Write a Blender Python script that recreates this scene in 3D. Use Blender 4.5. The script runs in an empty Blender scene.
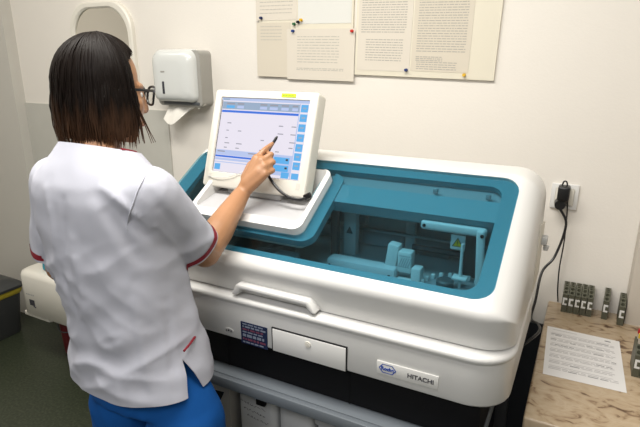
import bpy, bmesh, math, random
from mathutils import Vector as V, Matrix, noise
random.seed(7)
S = bpy.context.scene
COL = S.collection
PI = math.pi

# ------------------------------------------------------------------ camera
F, TH, PS, H = 516.0, math.radians(16.6), math.radians(27.5), 1.56
cd = bpy.data.cameras.new('camera'); cam = bpy.data.objects.new('camera', cd); COL.objects.link(cam)
cd.sensor_width = 36.0; cd.lens = F / 640 * 36.0; cd.clip_start = 0.05
cam.location = (0, 0, H); cam.rotation_euler = (PI / 2 - TH, 0, PS)
S.camera = cam

def ray(u, v):
    x = u - 320; y = -(v - 213.5)
    f = F * math.cos(TH) + y * math.sin(TH); up = -F * math.sin(TH) + y * math.cos(TH)
    return V((-f * math.sin(PS) + x * math.cos(PS), f * math.cos(PS) + x * math.sin(PS), up))
def atY(u, v, Y):
    r = ray(u, v); return r * (Y / r.y) + V((0, 0, H))
def atD(u, v, D):
    return ray(u, v).normalized() * D + V((0, 0, H))

# ------------------------------------------------------------------ materials
def mat(name, col, rough=0.5, metal=0.0, noise_amt=0.0, noise_scale=8.0, bump=0.0, bump_scale=60.0, spec=0.5, coat=0.0, emit=0.0):
    m = bpy.data.materials.new(name); m.use_nodes = True
    nt = m.node_tree; b = nt.nodes['Principled BSDF']
    b.inputs['Base Color'].default_value = (*col, 1); b.inputs['Roughness'].default_value = rough
    b.inputs['Metallic'].default_value = metal; b.inputs['Specular IOR Level'].default_value = spec
    b.inputs['Coat Weight'].default_value = coat
    if emit:
        b.inputs['Emission Color'].default_value = (*col, 1); b.inputs['Emission Strength'].default_value = emit
    tc = nt.nodes.new('ShaderNodeTexCoord')
    if noise_amt:
        n = nt.nodes.new('ShaderNodeTexNoise'); n.inputs['Scale'].default_value = noise_scale; n.inputs['Detail'].default_value = 6
        nt.links.new(tc.outputs['Object'], n.inputs['Vector'])
        r = nt.nodes.new('ShaderNodeMapRange'); r.inputs[3].default_value = 1 - noise_amt; r.inputs[4].default_value = 1 + noise_amt
        nt.links.new(n.outputs['Fac'], r.inputs[0])
        mx = nt.nodes.new('ShaderNodeMixRGB'); mx.blend_type = 'MULTIPLY'; mx.inputs[0].default_value = 1
        mx.inputs[1].default_value = (*col, 1); nt.links.new(r.outputs[0], mx.inputs[2])
        nt.links.new(mx.outputs[0], b.inputs['Base Color'])
    if bump:
        n2 = nt.nodes.new('ShaderNodeTexNoise'); n2.inputs['Scale'].default_value = bump_scale; n2.inputs['Detail'].default_value = 4
        nt.links.new(tc.outputs['Object'], n2.inputs['Vector'])
        bp = nt.nodes.new('ShaderNodeBump'); bp.inputs['Strength'].default_value = bump; bp.inputs['Distance'].default_value = 0.004
        nt.links.new(n2.outputs['Fac'], bp.inputs['Height']); nt.links.new(bp.outputs[0], b.inputs['Normal'])
    return m

def ramp_mat(name, scale, stops, rough, stretch=(1, 1, 1), detail=8, distortion=0.0, bump=0.0):
    m = bpy.data.materials.new(name); m.use_nodes = True
    nt = m.node_tree; b = nt.nodes['Principled BSDF']; b.inputs['Roughness'].default_value = rough
    tc = nt.nodes.new('ShaderNodeTexCoord'); mp = nt.nodes.new('ShaderNodeMapping'); mp.inputs['Scale'].default_value = stretch
    nt.links.new(tc.outputs['Object'], mp.inputs['Vector'])
    n = nt.nodes.new('ShaderNodeTexNoise'); n.inputs['Scale'].default_value = scale; n.inputs['Detail'].default_value = detail
    n.inputs['Distortion'].default_value = distortion
    nt.links.new(mp.outputs[0], n.inputs['Vector'])
    cr = nt.nodes.new('ShaderNodeValToRGB'); el = cr.color_ramp.elements
    while len(el) < len(stops): el.new(0.5)
    for e, (p, c) in zip(el, stops): e.position = p; e.color = (*c, 1)
    nt.links.new(n.outputs['Fac'], cr.inputs[0]); nt.links.new(cr.outputs[0], b.inputs['Base Color'])
    return m

WALL = mat('wall_paint', (0.775, 0.735, 0.672), 0.65, noise_amt=0.02, noise_scale=3, bump=0.12, bump_scale=140)
PIER = mat('pier_grey', (0.55, 0.53, 0.48), 0.6, noise_amt=0.02)  # even grey for the pier, darker than the wall colour
TILE = mat('wall_tile', (0.52, 0.51, 0.46), 0.35, noise_amt=0.06, noise_scale=14)
CEIL = mat('ceiling_paint', (0.8, 0.78, 0.74), 0.8)
FLOOR = ramp_mat('green_vinyl', 90, [(0.3, (0.016, 0.022, 0.012)), (0.5, (0.030, 0.037, 0.021)), (0.68, (0.052, 0.060, 0.037))], 0.4)
PLAST = mat('white_plastic', (0.70, 0.695, 0.675), 0.32, noise_amt=0.01, coat=0.1)
PLAST2 = mat('cream_plastic', (0.74, 0.71, 0.63), 0.36)
PLASTG = mat('grey_plastic', (0.42, 0.42, 0.41), 0.4)
PALE = mat('pale_machine_part', (0.66, 0.68, 0.68), 0.4)
MIDG = mat('mid_grey_part', (0.33, 0.36, 0.38), 0.4)
DARKG = mat('dark_grey_part', (0.085, 0.093, 0.10), 0.45)
STEEL = mat('brushed_steel', (0.55, 0.56, 0.58), 0.28, metal=1.0)
BLACK = mat('black_plastic', (0.006, 0.006, 0.007), 0.35)
MATT = mat('matt_black', (0.004, 0.004, 0.005), 0.6, spec=0.2)
BENCH = mat('bench_laminate', (0.15, 0.17, 0.19), 0.35)
RAIL = mat('bench_metal', (0.05, 0.052, 0.058), 0.4)
CANW = mat('cloudy_polythene', (0.52, 0.53, 0.53), 0.45, noise_amt=0.05)
CARTON = mat('grey_carton', (0.34, 0.33, 0.31), 0.75, noise_amt=0.05)
INK = mat('ink', (0.03, 0.03, 0.04), 0.7)
GREYINK = mat('grey_print', (0.38, 0.36, 0.32), 0.8)
PALEINK = mat('pale_print', (0.44, 0.42, 0.37), 0.8)
PAPER = mat('paper', (0.72, 0.71, 0.70), 0.7)
SLEEVE = mat('paper_in_sleeve', (0.645, 0.59, 0.49), 0.22, noise_amt=0.02, noise_scale=5)
SLEEVE2 = mat('white_paper_in_sleeve', (0.68, 0.63, 0.545), 0.25, noise_amt=0.02, noise_scale=5)
FOAM = mat('foam_board', (0.70, 0.655, 0.535), 0.5)
BLUEINK = mat('blue_print', (0.01, 0.06, 0.36), 0.5)
YELL = mat('yellow_print', (0.75, 0.50, 0.02), 0.5)
WOOD = None
SCRUB = mat('white_scrub_cotton', (0.50, 0.507, 0.57), 0.85, noise_amt=0.015, noise_scale=30, bump=0.10, bump_scale=900, spec=0.2)
PIPING = mat('red_piping', (0.22, 0.006, 0.018), 0.7)
BLUE = mat('blue_scrub_cotton', (0.006, 0.082, 0.31), 0.85, noise_amt=0.08, noise_scale=20, spec=0.2)
SKIN = mat('skin', (0.40, 0.200, 0.098), 0.45, noise_amt=0.08, noise_scale=25, bump=0.05, bump_scale=200)
NAIL = mat('nail', (0.55, 0.30, 0.22), 0.25)
LIP = mat('lip', (0.40, 0.13, 0.10), 0.4)
EYEW = mat('eye_white', (0.75, 0.73, 0.7), 0.2)
EYEB = mat('iris_brown', (0.05, 0.025, 0.012), 0.2)
SHOE = mat('white_shoe', (0.6, 0.6, 0.6), 0.5)
BINM = mat('dark_bin_plastic', (0.040, 0.042, 0.042), 0.4)
BAG = mat('yellow_bag', (0.36, 0.29, 0.03), 0.35)
RED = mat('red_plastic', (0.13, 0.006, 0.012), 0.4)
TEAL = mat('teal_cloth', (0.03, 0.33, 0.46), 0.6)
TOWEL = mat('paper_towel', (0.78, 0.755, 0.69), 0.9)
RACK = mat('olive_grey_rack', (0.08, 0.08, 0.054), 0.45)
RACK_SHADE = mat('rack_hole_shade', (0.022, 0.022, 0.014), 0.6)  # darker copy of the rack colour, paints shade down the holes
LAB = mat('white_label', (0.70, 0.70, 0.68), 0.5)
DISP = mat('dispenser_white', (0.63, 0.645, 0.625), 0.22, coat=0.3)
DISPG = mat('dispenser_grey', (0.34, 0.33, 0.30), 0.4)
MIRR = mat('mirror_silver', (0.78, 0.76, 0.70), 0.06, metal=1.0)
STICK = mat('lime_sticker', (0.50, 0.62, 0.02), 0.5)
NAVY = mat('navy_foil', (0.02, 0.028, 0.065), 0.25)
FOILW = mat('silver_foil', (0.20, 0.23, 0.30), 0.3)
FOILR = mat('red_foil', (0.15, 0.04, 0.07), 0.3)

def hair_material():
    m = bpy.data.materials.new('hair_dark_brown'); m.use_nodes = True
    nt = m.node_tree; b = nt.nodes['Principled BSDF']; b.inputs['Roughness'].default_value = 0.48; b.inputs['Specular IOR Level'].default_value = 0.09
    tc = nt.nodes.new('ShaderNodeTexCoord'); sx = nt.nodes.new('ShaderNodeSeparateXYZ'); g = nt.nodes.new('ShaderNodeNewGeometry')
    nt.links.new(g.outputs['Position'], sx.inputs[0])
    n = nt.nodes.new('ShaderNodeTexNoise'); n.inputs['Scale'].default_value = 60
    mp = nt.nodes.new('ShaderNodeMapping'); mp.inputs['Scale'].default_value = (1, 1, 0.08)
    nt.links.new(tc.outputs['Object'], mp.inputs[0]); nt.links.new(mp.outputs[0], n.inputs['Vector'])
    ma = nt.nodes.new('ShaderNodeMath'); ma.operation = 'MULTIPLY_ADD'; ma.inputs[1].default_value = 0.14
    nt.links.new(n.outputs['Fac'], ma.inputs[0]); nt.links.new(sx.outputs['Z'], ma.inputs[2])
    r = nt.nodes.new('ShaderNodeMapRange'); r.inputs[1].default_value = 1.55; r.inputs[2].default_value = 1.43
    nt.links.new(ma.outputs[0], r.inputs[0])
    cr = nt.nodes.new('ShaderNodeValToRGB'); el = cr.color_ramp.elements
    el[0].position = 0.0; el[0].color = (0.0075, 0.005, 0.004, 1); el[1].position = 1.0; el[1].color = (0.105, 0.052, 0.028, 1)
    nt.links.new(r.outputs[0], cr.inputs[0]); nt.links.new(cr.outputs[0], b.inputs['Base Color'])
    return m
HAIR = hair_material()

def glass_material(name, tint, gloss=0.06, rough=0.03):
    m = bpy.data.materials.new(name); m.use_nodes = True
    nt = m.node_tree; nt.nodes.clear()
    out = nt.nodes.new('ShaderNodeOutputMaterial'); t = nt.nodes.new('ShaderNodeBsdfTransparent'); t.inputs[0].default_value = (*tint, 1)
    gl = nt.nodes.new('ShaderNodeBsdfGlossy'); gl.inputs['Roughness'].default_value = rough; gl.inputs[0].default_value = (0.9, 0.95, 1, 1)
    lw = nt.nodes.new('ShaderNodeLayerWeight'); lw.inputs[0].default_value = 0.5
    pw = nt.nodes.new('ShaderNodeMath'); pw.operation = 'POWER'; pw.inputs[1].default_value = 4.0; nt.links.new(lw.outputs['Facing'], pw.inputs[0])
    fr = nt.nodes.new('ShaderNodeMath'); fr.operation = 'MULTIPLY_ADD'; fr.inputs[1].default_value = 0.6; fr.inputs[2].default_value = 0.03; nt.links.new(pw.outputs[0], fr.inputs[0])
    mx = nt.nodes.new('ShaderNodeMixShader')
    nt.links.new(fr.outputs[0], mx.inputs[0]); nt.links.new(t.outputs[0], mx.inputs[1]); nt.links.new(gl.outputs[0], mx.inputs[2])
    nt.links.new(mx.outputs[0], out.inputs[0])
    return m
TEALGLASS = glass_material('teal_acrylic', (0.60, 0.79, 0.845))
LENS = glass_material('clear_lens', (0.93, 0.95, 0.94))

def emis(name, col, s):
    m = bpy.data.materials.new(name); m.use_nodes = True
    b = m.node_tree.nodes['Principled BSDF']; b.inputs['Base Color'].default_value = (0.02, 0.02, 0.02, 1)
    b.inputs['Roughness'].default_value = 0.25; b.inputs['Specular IOR Level'].default_value = 0.3
    b.inputs['Emission Color'].default_value = (*col, 1); b.inputs['Emission Strength'].default_value = s
    return m
SCR_W = emis('screen_white', (0.80, 0.76, 0.86), 0.95)
SCR_L = emis('screen_lilac', (0.46, 0.55, 0.82), 0.95)
SCR_G = emis('screen_greyblue', (0.30, 0.40, 0.55), 0.95)
SCR_B = emis('screen_blue', (0.03, 0.16, 0.72), 0.95)
SCR_C = emis('screen_button', (0.10, 0.42, 0.82), 0.95)
SCR_D = emis('screen_dark', (0.05, 0.06, 0.09), 0.5)
SCR_T = emis('screen_text', (0.30, 0.30, 0.36), 0.95)

# ------------------------------------------------------------------ object helpers
def origin_of(o):
    p = V((0, 0, 0))
    while o is not None:
        p += o.location; o = o.parent
    return p

def finish(bm, smooth=True, angle=35):
    bmesh.ops.recalc_face_normals(bm, faces=bm.faces)
    for f in bm.faces: f.smooth = smooth
    if smooth:
        a = math.radians(angle)
        for e in bm.edges:
            if len(e.link_faces) == 2 and e.calc_face_angle(0) > a: e.smooth = False

def obj(name, bm, m, parent=None, smooth=True, angle=35, fin=True):
    if fin: finish(bm, smooth, angle)
    me = bpy.data.meshes.new(name)
    o = bpy.data.objects.new(name, me); COL.objects.link(o)
    if parent is not None:
        o.parent = parent
        bmesh.ops.translate(bm, verts=bm.verts, vec=-origin_of(parent))
    bm.to_mesh(me); bm.free()
    for mm in (m if isinstance(m, (list, tuple)) else [m]): me.materials.append(mm)
    return o

def thing(name, label, cat, loc, group=None):
    o = bpy.data.objects.new(name, None); COL.objects.link(o); o.location = loc; o.empty_display_size = 0.05
    return tag(o, label, cat, group)
def tag(o, label, cat, group=None):
    o['label'] = label; o['category'] = cat
    if group: o['group'] = group
    return o
def struct(o):
    o['kind'] = 'structure'; return o
def NB(): return bmesh.new()

def box(bm, lo, hi, bev=0.0, seg=2, mi=0, rot=None, piv=None):
    lo, hi = V(lo), V(hi); c = (lo + hi) / 2; s = hi - lo
    r = bmesh.ops.create_cube(bm, size=1.0)
    vs = r['verts']
    for v in vs: v.co = V((v.co.x * s.x, v.co.y * s.y, v.co.z * s.z)) + c
    fs = set(f for v in vs for f in v.link_faces)
    for f in fs: f.material_index = mi
    if bev:
        es = list(set(e for v in vs for e in v.link_edges))
        r2 = bmesh.ops.bevel(bm, geom=es, offset=bev, segments=seg, affect='EDGES', profile=0.5)
        vs = list(set(v for f in r2['faces'] for v in f.verts) | set(v for v in vs if v.is_valid))
        for f in set(f for v in vs for f in v.link_faces): f.material_index = mi
    if rot is not None:
        bmesh.ops.rotate(bm, verts=vs, cent=V(piv) if piv is not None else c, matrix=rot)
    return vs

def rings(bm, rs, cap=True, closed=False, mi=0):
    """rs: list of rings (lists of Vectors, same count)"""
    R = [[bm.verts.new(p) for p in r] for r in rs]
    n = len(R[0])
    for a, b in zip(R, R[1:]):
        for i in range(n):
            f = bm.faces.new((a[i], a[(i + 1) % n], b[(i + 1) % n], b[i])); f.material_index = mi
    if closed:
        a, b = R[-1], R[0]
        for i in range(n):
            f = bm.faces.new((a[i], a[(i + 1) % n], b[(i + 1) % n], b[i])); f.material_index = mi
    elif cap:
        f = bm.faces.new(R[0][::-1]); f.material_index = mi
        f = bm.faces.new(R[-1]); f.material_index = mi
    return R

def frame_for(d):
    d = d.normalized(); a = V((0, 0, 1)) if abs(d.z) < 0.9 else V((1, 0, 0))
    u = d.cross(a).normalized(); return u, d.cross(u).normalized()

def tube(bm, pts, r, seg=8, closed=False, mi=0, flat=1.0):
    pts = [V(p) for p in pts]; n = len(pts)
    rad = r if isinstance(r, (list, tuple)) else [r] * n
    rs = []; u = None
    for i, p in enumerate(pts):
        if closed: d = pts[(i + 1) % n] - pts[i - 1]
        else: d = pts[min(i + 1, n - 1)] - pts[max(i - 1, 0)]
        d.normalize()
        if u is None: u, w = frame_for(d)
        else:
            u = (u - d * u.dot(d)).normalized(); w = d.cross(u)
        rs.append([p + (u * math.cos(2 * PI * k / seg) + w * flat * math.sin(2 * PI * k / seg)) * rad[i] for k in range(seg)])
    rings(bm, rs, cap=not closed, closed=closed, mi=mi)

def cyl(bm, p0, p1, r0, r1=None, seg=20, mi=0):
    tube(bm, [p0, p1], [r0, r1 if r1 is not None else r0], seg, mi=mi)

def spline(pts, n=8):
    pts = [V(p) for p in pts]; P = [pts[0] * 2 - pts[1]] + pts + [pts[-1] * 2 - pts[-2]]; out = []
    for i in range(1, len(P) - 2):
        for k in range(n):
            t = k / n; a, b, c, d = P[i - 1], P[i], P[i + 1], P[i + 2]
            out.append(0.5 * ((2 * b) + (c - a) * t + (2 * a - 5 * b + 4 * c - d) * t * t + (3 * b - 3 * c + d - a) * t ** 3))
    out.append(pts[-1]); return out

def capsule(bm, p0, r0, p1, r1, seg=16, flat=None):
    """tapered capsule; flat=(axis vector, factor) squashes the section along an axis"""
    p0, p1 = V(p0), V(p1); d = (p1 - p0); L = d.length
    d = d.normalized() if L > 1e-6 else V((0, 0, 1)); u, w = frame_for(d); rs = []
    prof = [(-math.cos(a) * r0, math.sin(a) * r0) for a in (0.12, 0.45, 0.8, 1.15, PI / 2)] + [(L + math.cos(a) * r1, math.sin(a) * r1) for a in (PI / 2, 1.15, 0.8, 0.45, 0.12)]
    for t, r in prof:
        ring = []
        for k in range(seg):
            off = (u * math.cos(2 * PI * k / seg) + w * math.sin(2 * PI * k / seg)) * r
            if flat: a = flat[0].normalized(); off = off - a * off.dot(a) * (1 - flat[1])
            ring.append(p0 + d * t + off)
        rs.append(ring)
    rings(bm, rs)

def ellipsoid(bm, c, ax, R=Matrix.Identity(3), seg=24):
    r = bmesh.ops.create_uvsphere(bm, u_segments=seg, v_segments=seg // 2 + 2, radius=1.0)
    for v in r['verts']: v.co = R @ V((v.co.x * ax[0], v.co.y * ax[1], v.co.z * ax[2])) + V(c)

def rrect(x0, y0, x1, y1, r, n=6):
    out = []
    for cx, cy, a0 in ((x1 - r, y0 + r, -PI / 2), (x1 - r, y1 - r, 0), (x0 + r, y1 - r, PI / 2), (x0 + r, y0 + r, PI)):
        for k in range(n + 1):
            a = a0 + PI / 2 * k / n; out.append((cx + r * math.cos(a), cy + r * math.sin(a)))
    return out

def eval_mesh(bm, mods):
    """apply modifiers to a bmesh through a throw-away object; returns a new bmesh"""
    me = bpy.data.meshes.new('work'); bm.to_mesh(me); bm.free()
    o = bpy.data.objects.new('work', me); COL.objects.link(o); extra = []
    for kind, kw in mods:
        m = o.modifiers.new(kind, kind)
        for k, v in kw.items():
            if k == 'cut':
                finish(v, False); cm = bpy.data.meshes.new('cut'); v.to_mesh(cm); v.free()
                co = bpy.data.objects.new('cut', cm); COL.objects.link(co); extra.append(co); m.object = co
            else: setattr(m, k, v)
    bpy.context.view_layer.update()
    dg = bpy.context.evaluated_depsgraph_get(); ev = o.evaluated_get(dg); em = ev.to_mesh()
    out = bmesh.new(); out.from_mesh(em); ev.to_mesh_clear()
    for q in [o] + extra:
        d = q.data; bpy.data.objects.remove(q); bpy.data.meshes.remove(d)
    return out
def cutm(c): return ('BOOLEAN', dict(operation='DIFFERENCE', solver='EXACT', cut=c))

def text_part(name, s, size, org, ux, uy, nrm, m, parent, bold=0.0, sx=1.0):
    cu = bpy.data.curves.new(name, 'FONT'); cu.body = s; cu.size = size; cu.align_x = 'CENTER'; cu.align_y = 'CENTER'
    cu.extrude = 0.0004; cu.offset = bold
    o = bpy.data.objects.new('work', cu); COL.objects.link(o); bpy.context.view_layer.update()
    dg = bpy.context.evaluated_depsgraph_get(); em = o.evaluated_get(dg).to_mesh()
    bm = bmesh.new(); bm.from_mesh(em); o.evaluated_get(dg).to_mesh_clear()
    for v in bm.verts:
        c = v.co.copy(); v.co = V(org) + V(ux) * c.x * sx + V(uy) * c.y + V(nrm) * c.z
    bpy.data.objects.remove(o); bpy.data.curves.remove(cu)
    return obj(name, bm, m, parent, smooth=False)

def quad(bm, org, ux, uy, u0, v0, u1, v1, lift=0.0, n=V((0, 0, 0)), mi=0, depth=0.0):
    P = [V(org) + ux * a + uy * b + n * lift for a, b in ((u0, v0), (u1, v0), (u1, v1), (u0, v1))]
    if depth:
        Q = [p - n * depth for p in P]; rings(bm, [Q, P], mi=mi)
    else:
        f = bm.faces.new([bm.verts.new(p) for p in P]); f.material_index = mi

# ------------------------------------------------------------------ the room
WY = 1.84
def slab(name, lo, hi, m, bev=0):
    bm = NB(); box(bm, lo, hi, bev); return struct(obj(name, bm, m, smooth=False))
slab('floor', (-3.7, -2.3, -0.1), (1.9, 1.94, 0), FLOOR)
slab('ceiling', (-3.7, -2.3, 2.7), (1.9, 1.94, 2.8), CEIL)
slab('wall_back', (-3.7, WY, 0), (1.9, WY + 0.1, 2.7), WALL)
slab('wall_left', (-3.7, -2.3, 0), (-3.6, WY, 2.7), WALL)
slab('wall_right', (1.8, -2.3, 0), (1.9, WY, 2.7), WALL)
slab('wall_front', (-3.6, -2.3, 0), (1.8, -2.2, 2.7), mat('far_wall_paint', (0.42, 0.42, 0.41), 0.6))
slab('wall_pier', (-3.6, 1.78, 0), (-2.80, WY, 2.7), PIER)
bm = NB()
xs = [-2.80, -2.45, -2.10, -1.754]; zs = [0, 0.33, 0.66, 0.995, 1.333]
for a, b in zip(xs, xs[1:]):
    for c, d in zip(zs, zs[1:]):
        box(bm, (a + 0.0006, WY - 0.008, c + 0.0006), (b - 0.0006, WY, d - 0.0006), 0.0006, 1)
struct(obj('trim_1', bm, TILE, smooth=False))                     # tiled splashback
bm = NB(); box(bm, (0.177, 1.765, 0.0), (0.32, WY, 2.7), 0.008)
struct(obj('trim_2', bm, mat('casing_paint', (0.55, 0.50, 0.43), 0.5)))   # boxed pipe casing

# ------------------------------------------------------------------ analyser
SL = math.atan(0.608); CS, SN = math.cos(SL), math.sin(SL)
def G(x, s, n=0.0):                 # point on the sloping window plane
    return V((x, 1.03 + s * CS - n * SN, 1.076 + s * SN + n * CS))
AN = thing('clinical_analyzer', 'large white laboratory analyzer with sloping teal window on the bench', 'analyzer', (-0.62, 1.28, 0.715))

def profile_station(d, zb):
    # sharp profile in (y, z), inset by d on front, slope, top and back
    yf, yb, zt = 1.0 + d, 1.56 - d, 1.280 - d
    k = 1.0578 - d / CS              # slope plane z at y=1.0:  z = k + .608 (y-1)
    z1 = k + 0.608 * (yf - 1.0); y2 = 1.0 + (zt - k) / 0.608
    pts = [(yf + 0.030, zb), (yf, z1), (y2, zt), (1.50 - d * 0.5, zt), (yb, zt - 0.10), (yb, zb)]
    rad = [0, max(0.030 - d, 0.004), max(0.05 - d, 0.006), max(0.04 - d, 0.006), max(0.05 - d, 0.006), 0]
    out = []
    n = len(pts)
    for i, (p, r) in enumerate(zip(pts, rad)):
        if r == 0: out.append(p); continue
        a, b = pts[i - 1], pts[(i + 1) % n]
        va = V((a[0] - p[0], a[1] - p[1])); vb = V((b[0] - p[0], b[1] - p[1]))
        la, lb = va.length, vb.length; va.normalize(); vb.normalize()
        ang = va.angle(vb); t = min(r / math.tan(ang / 2), la * 0.45, lb * 0.45)
        for k2 in range(7):
            q = k2 / 6
            A = V(p) + va * t; B = V(p) + vb * t
            out.append(tuple((A * (1 - q) ** 2 + V(p) * 2 * q * (1 - q) + B * q * q)))
    return out
def shell(x0, x1, d0, zb, rr):
    bm = NB(); rs = []
    ts = [0, 0.02, 0.08, 0.18, 0.32, 0.5, 0.72, 1.0] if rr else [0]
    st = [(x0 + rr * t, d0 + rr * (1 - math.sqrt(max(0, 1 - (1 - t) ** 2)))) for t in ts]
    st += [(x1 - rr * t, d0 + rr * (1 - math.sqrt(max(0, 1 - (1 - t) ** 2)))) for t in reversed(ts)]
    for x, d in st: rs.append([V((x, y, z)) for y, z in profile_station(d, zb)])
    rings(bm, rs); return bm
LX0, LX1 = -1.185, -0.080
def window_prism(x0, s0, x1, s1, r, n0, n1):
    bm = NB(); o = rrect(x0, s0, x1, s1, r, 8)
    rings(bm, [[G(x, s, n0) for x, s in o], [G(x, s, n1) for x, s in o]]); return bm
lid = shell(LX0, LX1, 0, 0.962, 0.075)
bmesh.ops.recalc_face_normals(lid, faces=lid.faces)
lid = eval_mesh(lid, [cutm(shell(LX0 + 0.03, LX1 - 0.03, 0.022, 0.975, 0)), cutm(window_prism(-1.142, -0.002, -0.134, 0.379, 0.045, -0.06, 0.06))])
obj('lid', lid, PLAST, AN, angle=28)

# lower white body, loft of rounded rectangles
def rr_loft(bm, levels, n=8):
    rings(bm, [[V((x, y, z)) for x, y in rrect(x0, y0, x1, y1, r, n)] for x0, y0, x1, y1, r, z in levels])
bm = NB()
X0, X1, Y0, Y1 = LX0, LX1, 1.0, 1.56
def lv(d, z): return (X0 + d, Y0 + d, X1 - d, Y1 - d, 0.085 - d * 0.5, z)
rr_loft(bm, [lv(0.012, 0.832), lv(0.003, 0.834), lv(0, 0.840), lv(0.002, 0.935), lv(0.002, 0.938), lv(-0.003, 0.943), lv(-0.004, 0.950), lv(-0.002, 0.956), lv(0.004, 0.9585), lv(0.05, 0.9585)])
obj('lower_body', bm, PLAST, AN, angle=50)
bm = NB(); rr_loft(bm, [lv(0.034, 0.958), lv(0.034, 0.964)]); obj('lid_seam', bm, PLASTG, AN)
bm = NB(); box(bm, (-1.15, 1.03, 0.715), (-0.130, 1.53, 0.836), 0.012)
for x in (-0.83, -0.452): box(bm, (x - 0.001, 1.0285, 0.72), (x + 0.001, 1.031, 0.83), 0)
obj('base', bm, MATT, AN)
# grab handle
bm = NB(); hq = [(-0.784, 0.966), (-0.768, 0.9975), (-0.762, 0.9995), (-0.556, 0.998), (-0.550, 0.9955), (-0.532, 0.966), (-0.548, 0.966), (-0.561, 0.984), (-0.753, 0.986), (-0.766, 0.966)]
rings(bm, [[V((x, 1.045, z)) for x, z in hq], [V((x, 0.996, z)) for x, z in hq]])
bmesh.ops.recalc_face_normals(bm, faces=bm.faces)
bm = eval_mesh(bm, [('BEVEL', dict(width=0.005, segments=3, limit_method='ANGLE', angle_limit=math.radians(40), use_clamp_overlap=True))]); obj('handle', bm, PLAST, AN, angle=50)
# flap door on a black plate that paints the dark gap around it
bm = NB(); box(bm, (-0.6605, 0.9978, 0.8345), (-0.4462, 1.004, 0.9002), 0.0); obj('flap_gap', bm, BLACK, AN)
bm = NB(); box(bm, (-0.6575, 0.9965, 0.8335), (-0.4495, 1.004, 0.897), 0.0012); fl = obj('flap_door', bm, PLAST, AN)
bm = NB(); cyl(bm, (-0.553, 0.9968, 0.880), (-0.553, 0.9945, 0.880), 0.0085, 0.008, 24); cyl(bm, (-0.553, 0.9945, 0.880), (-0.553, 0.994, 0.880), 0.004, 0.004, 16)
obj('flap_latch', bm, PLAST2, fl)
UX, UZ, NF = V((1, 0, 0)), V((0, 0, 1)), V((0, -1, 0))
# dark foil sticker
bm = NB(); box(bm, (-0.759, 0.9988, 0.828), (-0.675, 1.001, 0.892), 0.0)
o0 = V((-0.759, 0.9988, 0.828))
random.seed(3)
for i, (a, b, mi) in enumerate(((0.004, 0.008, 1), (0.012, 0.018, 2), (0.022, 0.030, 1), (0.034, 0.038, 1), (0.041, 0.046, 2), (0.049, 0.054, 1), (0.057, 0.061, 1))):
    x = 0.006
    while x < 0.072:
        w = random.uniform(0.004, 0.018); quad(bm, o0, UX, UZ, x, a, min(x + w, 0.079), b, 0.0004, NF, mi); x += w + 0.003
lb = obj('foil_sticker', bm, [NAVY, FOILW, FOILR], AN, smooth=False); lb['label'] = 'dark iridescent foil sticker with rows of print'
# small oval emblem
bm = NB()
pts = [(math.cos(a * PI / 12) * 0.015, math.sin(a * PI / 12) * 0.0075) for a in range(24)]
rings(bm, [[V((-0.799 + x, 1.001, 0.853 + z)) for x, z in pts], [V((-0.799 + x, 0.9988, 0.853 + z)) for x, z in pts]])
em = obj('oval_emblem', bm, PLASTG, AN, smooth=False); em['label'] = 'small grey oval emblem'
bm = NB()
for x, z, w in ((-0.008, 0, 0.004), (-0.001, 0.001, 0.006), (0.007, 0, 0.004)): quad(bm, V((-0.799 + x, 0.9984, 0.853 + z)), UX, UZ, -w / 2, -0.003, w / 2, 0.003)
obj('emblem_print', bm, INK, em, smooth=False)
# badge
bm = NB(); box(bm, (-0.370, 0.9978, 0.8535), (-0.224, 1.001, 0.8885), 0.0012); bd = obj('name_badge', bm, mat('badge_face', (0.66, 0.655, 0.63), 0.3), AN)
text_part('badge_lettering', 'HITACHI', 0.0152, (-0.2645, 0.9974, 0.8705), UX, UZ, NF, INK, bd, 0.0003, 1.04)
bm = NB()
hexo = [(-0.0215, 0), (-0.0125, -0.0115), (0.0125, -0.0115), (0.0215, 0), (0.0125, 0.0115), (-0.0125, 0.0115)]
C0 = V((-0.343, 0.9972, 0.872))
o_ = [C0 + UX * x + UZ * z for x, z in hexo]; i_ = [C0 + UX * x * 0.87 + UZ * z * 0.84 for x, z in hexo]
vo = [bm.verts.new(p) for p in o_]; vi = [bm.verts.new(p) for p in i_]
for k in range(6): bm.faces.new((vo[k], vo[(k + 1) % 6], vi[(k + 1) % 6], vi[k]))
lg = obj('badge_logo', bm, BLUEINK, bd, smooth=False)
text_part('logo_lettering', 'Roche', 0.0125, (-0.343, 0.9973, 0.8718), UX, UZ, NF, BLUEINK, bd, 0.00045, 0.98)
# side ribs
bm = NB()
for k in range(9): box(bm, (-0.084, 1.36 + k * 0.018, 0.972), (-0.0765, 1.368 + k * 0.018, 1.16 - k * 0.004), 0.002)
obj('side_vent', bm, PLAST2, AN)
bm = NB(); box(bm, (-0.086, 1.44, 1.08), (-0.062, 1.475, 1.10), 0.004); cyl(bm, (-0.064, 1.455, 1.075), (-0.064, 1.455, 1.062), 0.008, 0.006)
obj('side_clip', bm, CANW, AN)

# window: acrylic sheet, cut where the monitor tray sits
TX0, TX1, TS0, TS1, TR = -1.008, -0.630, 0.086, 0.318, 0.026
gl = window_prism(-1.1405, -0.0005, -0.1355, 0.3775, 0.044, -0.006, -0.001); bmesh.ops.recalc_face_normals(gl, faces=gl.faces)
gl = eval_mesh(gl, [cutm(window_prism(TX0 - 0.001, TS0 - 0.001, TX1 + 0.001, TS1 + 0.001, TR, -0.05, 0.05))])
g_ = obj('window_panel', gl, TEALGLASS, AN, angle=25); g_['label'] = 'transparent teal acrylic window panel'
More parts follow.
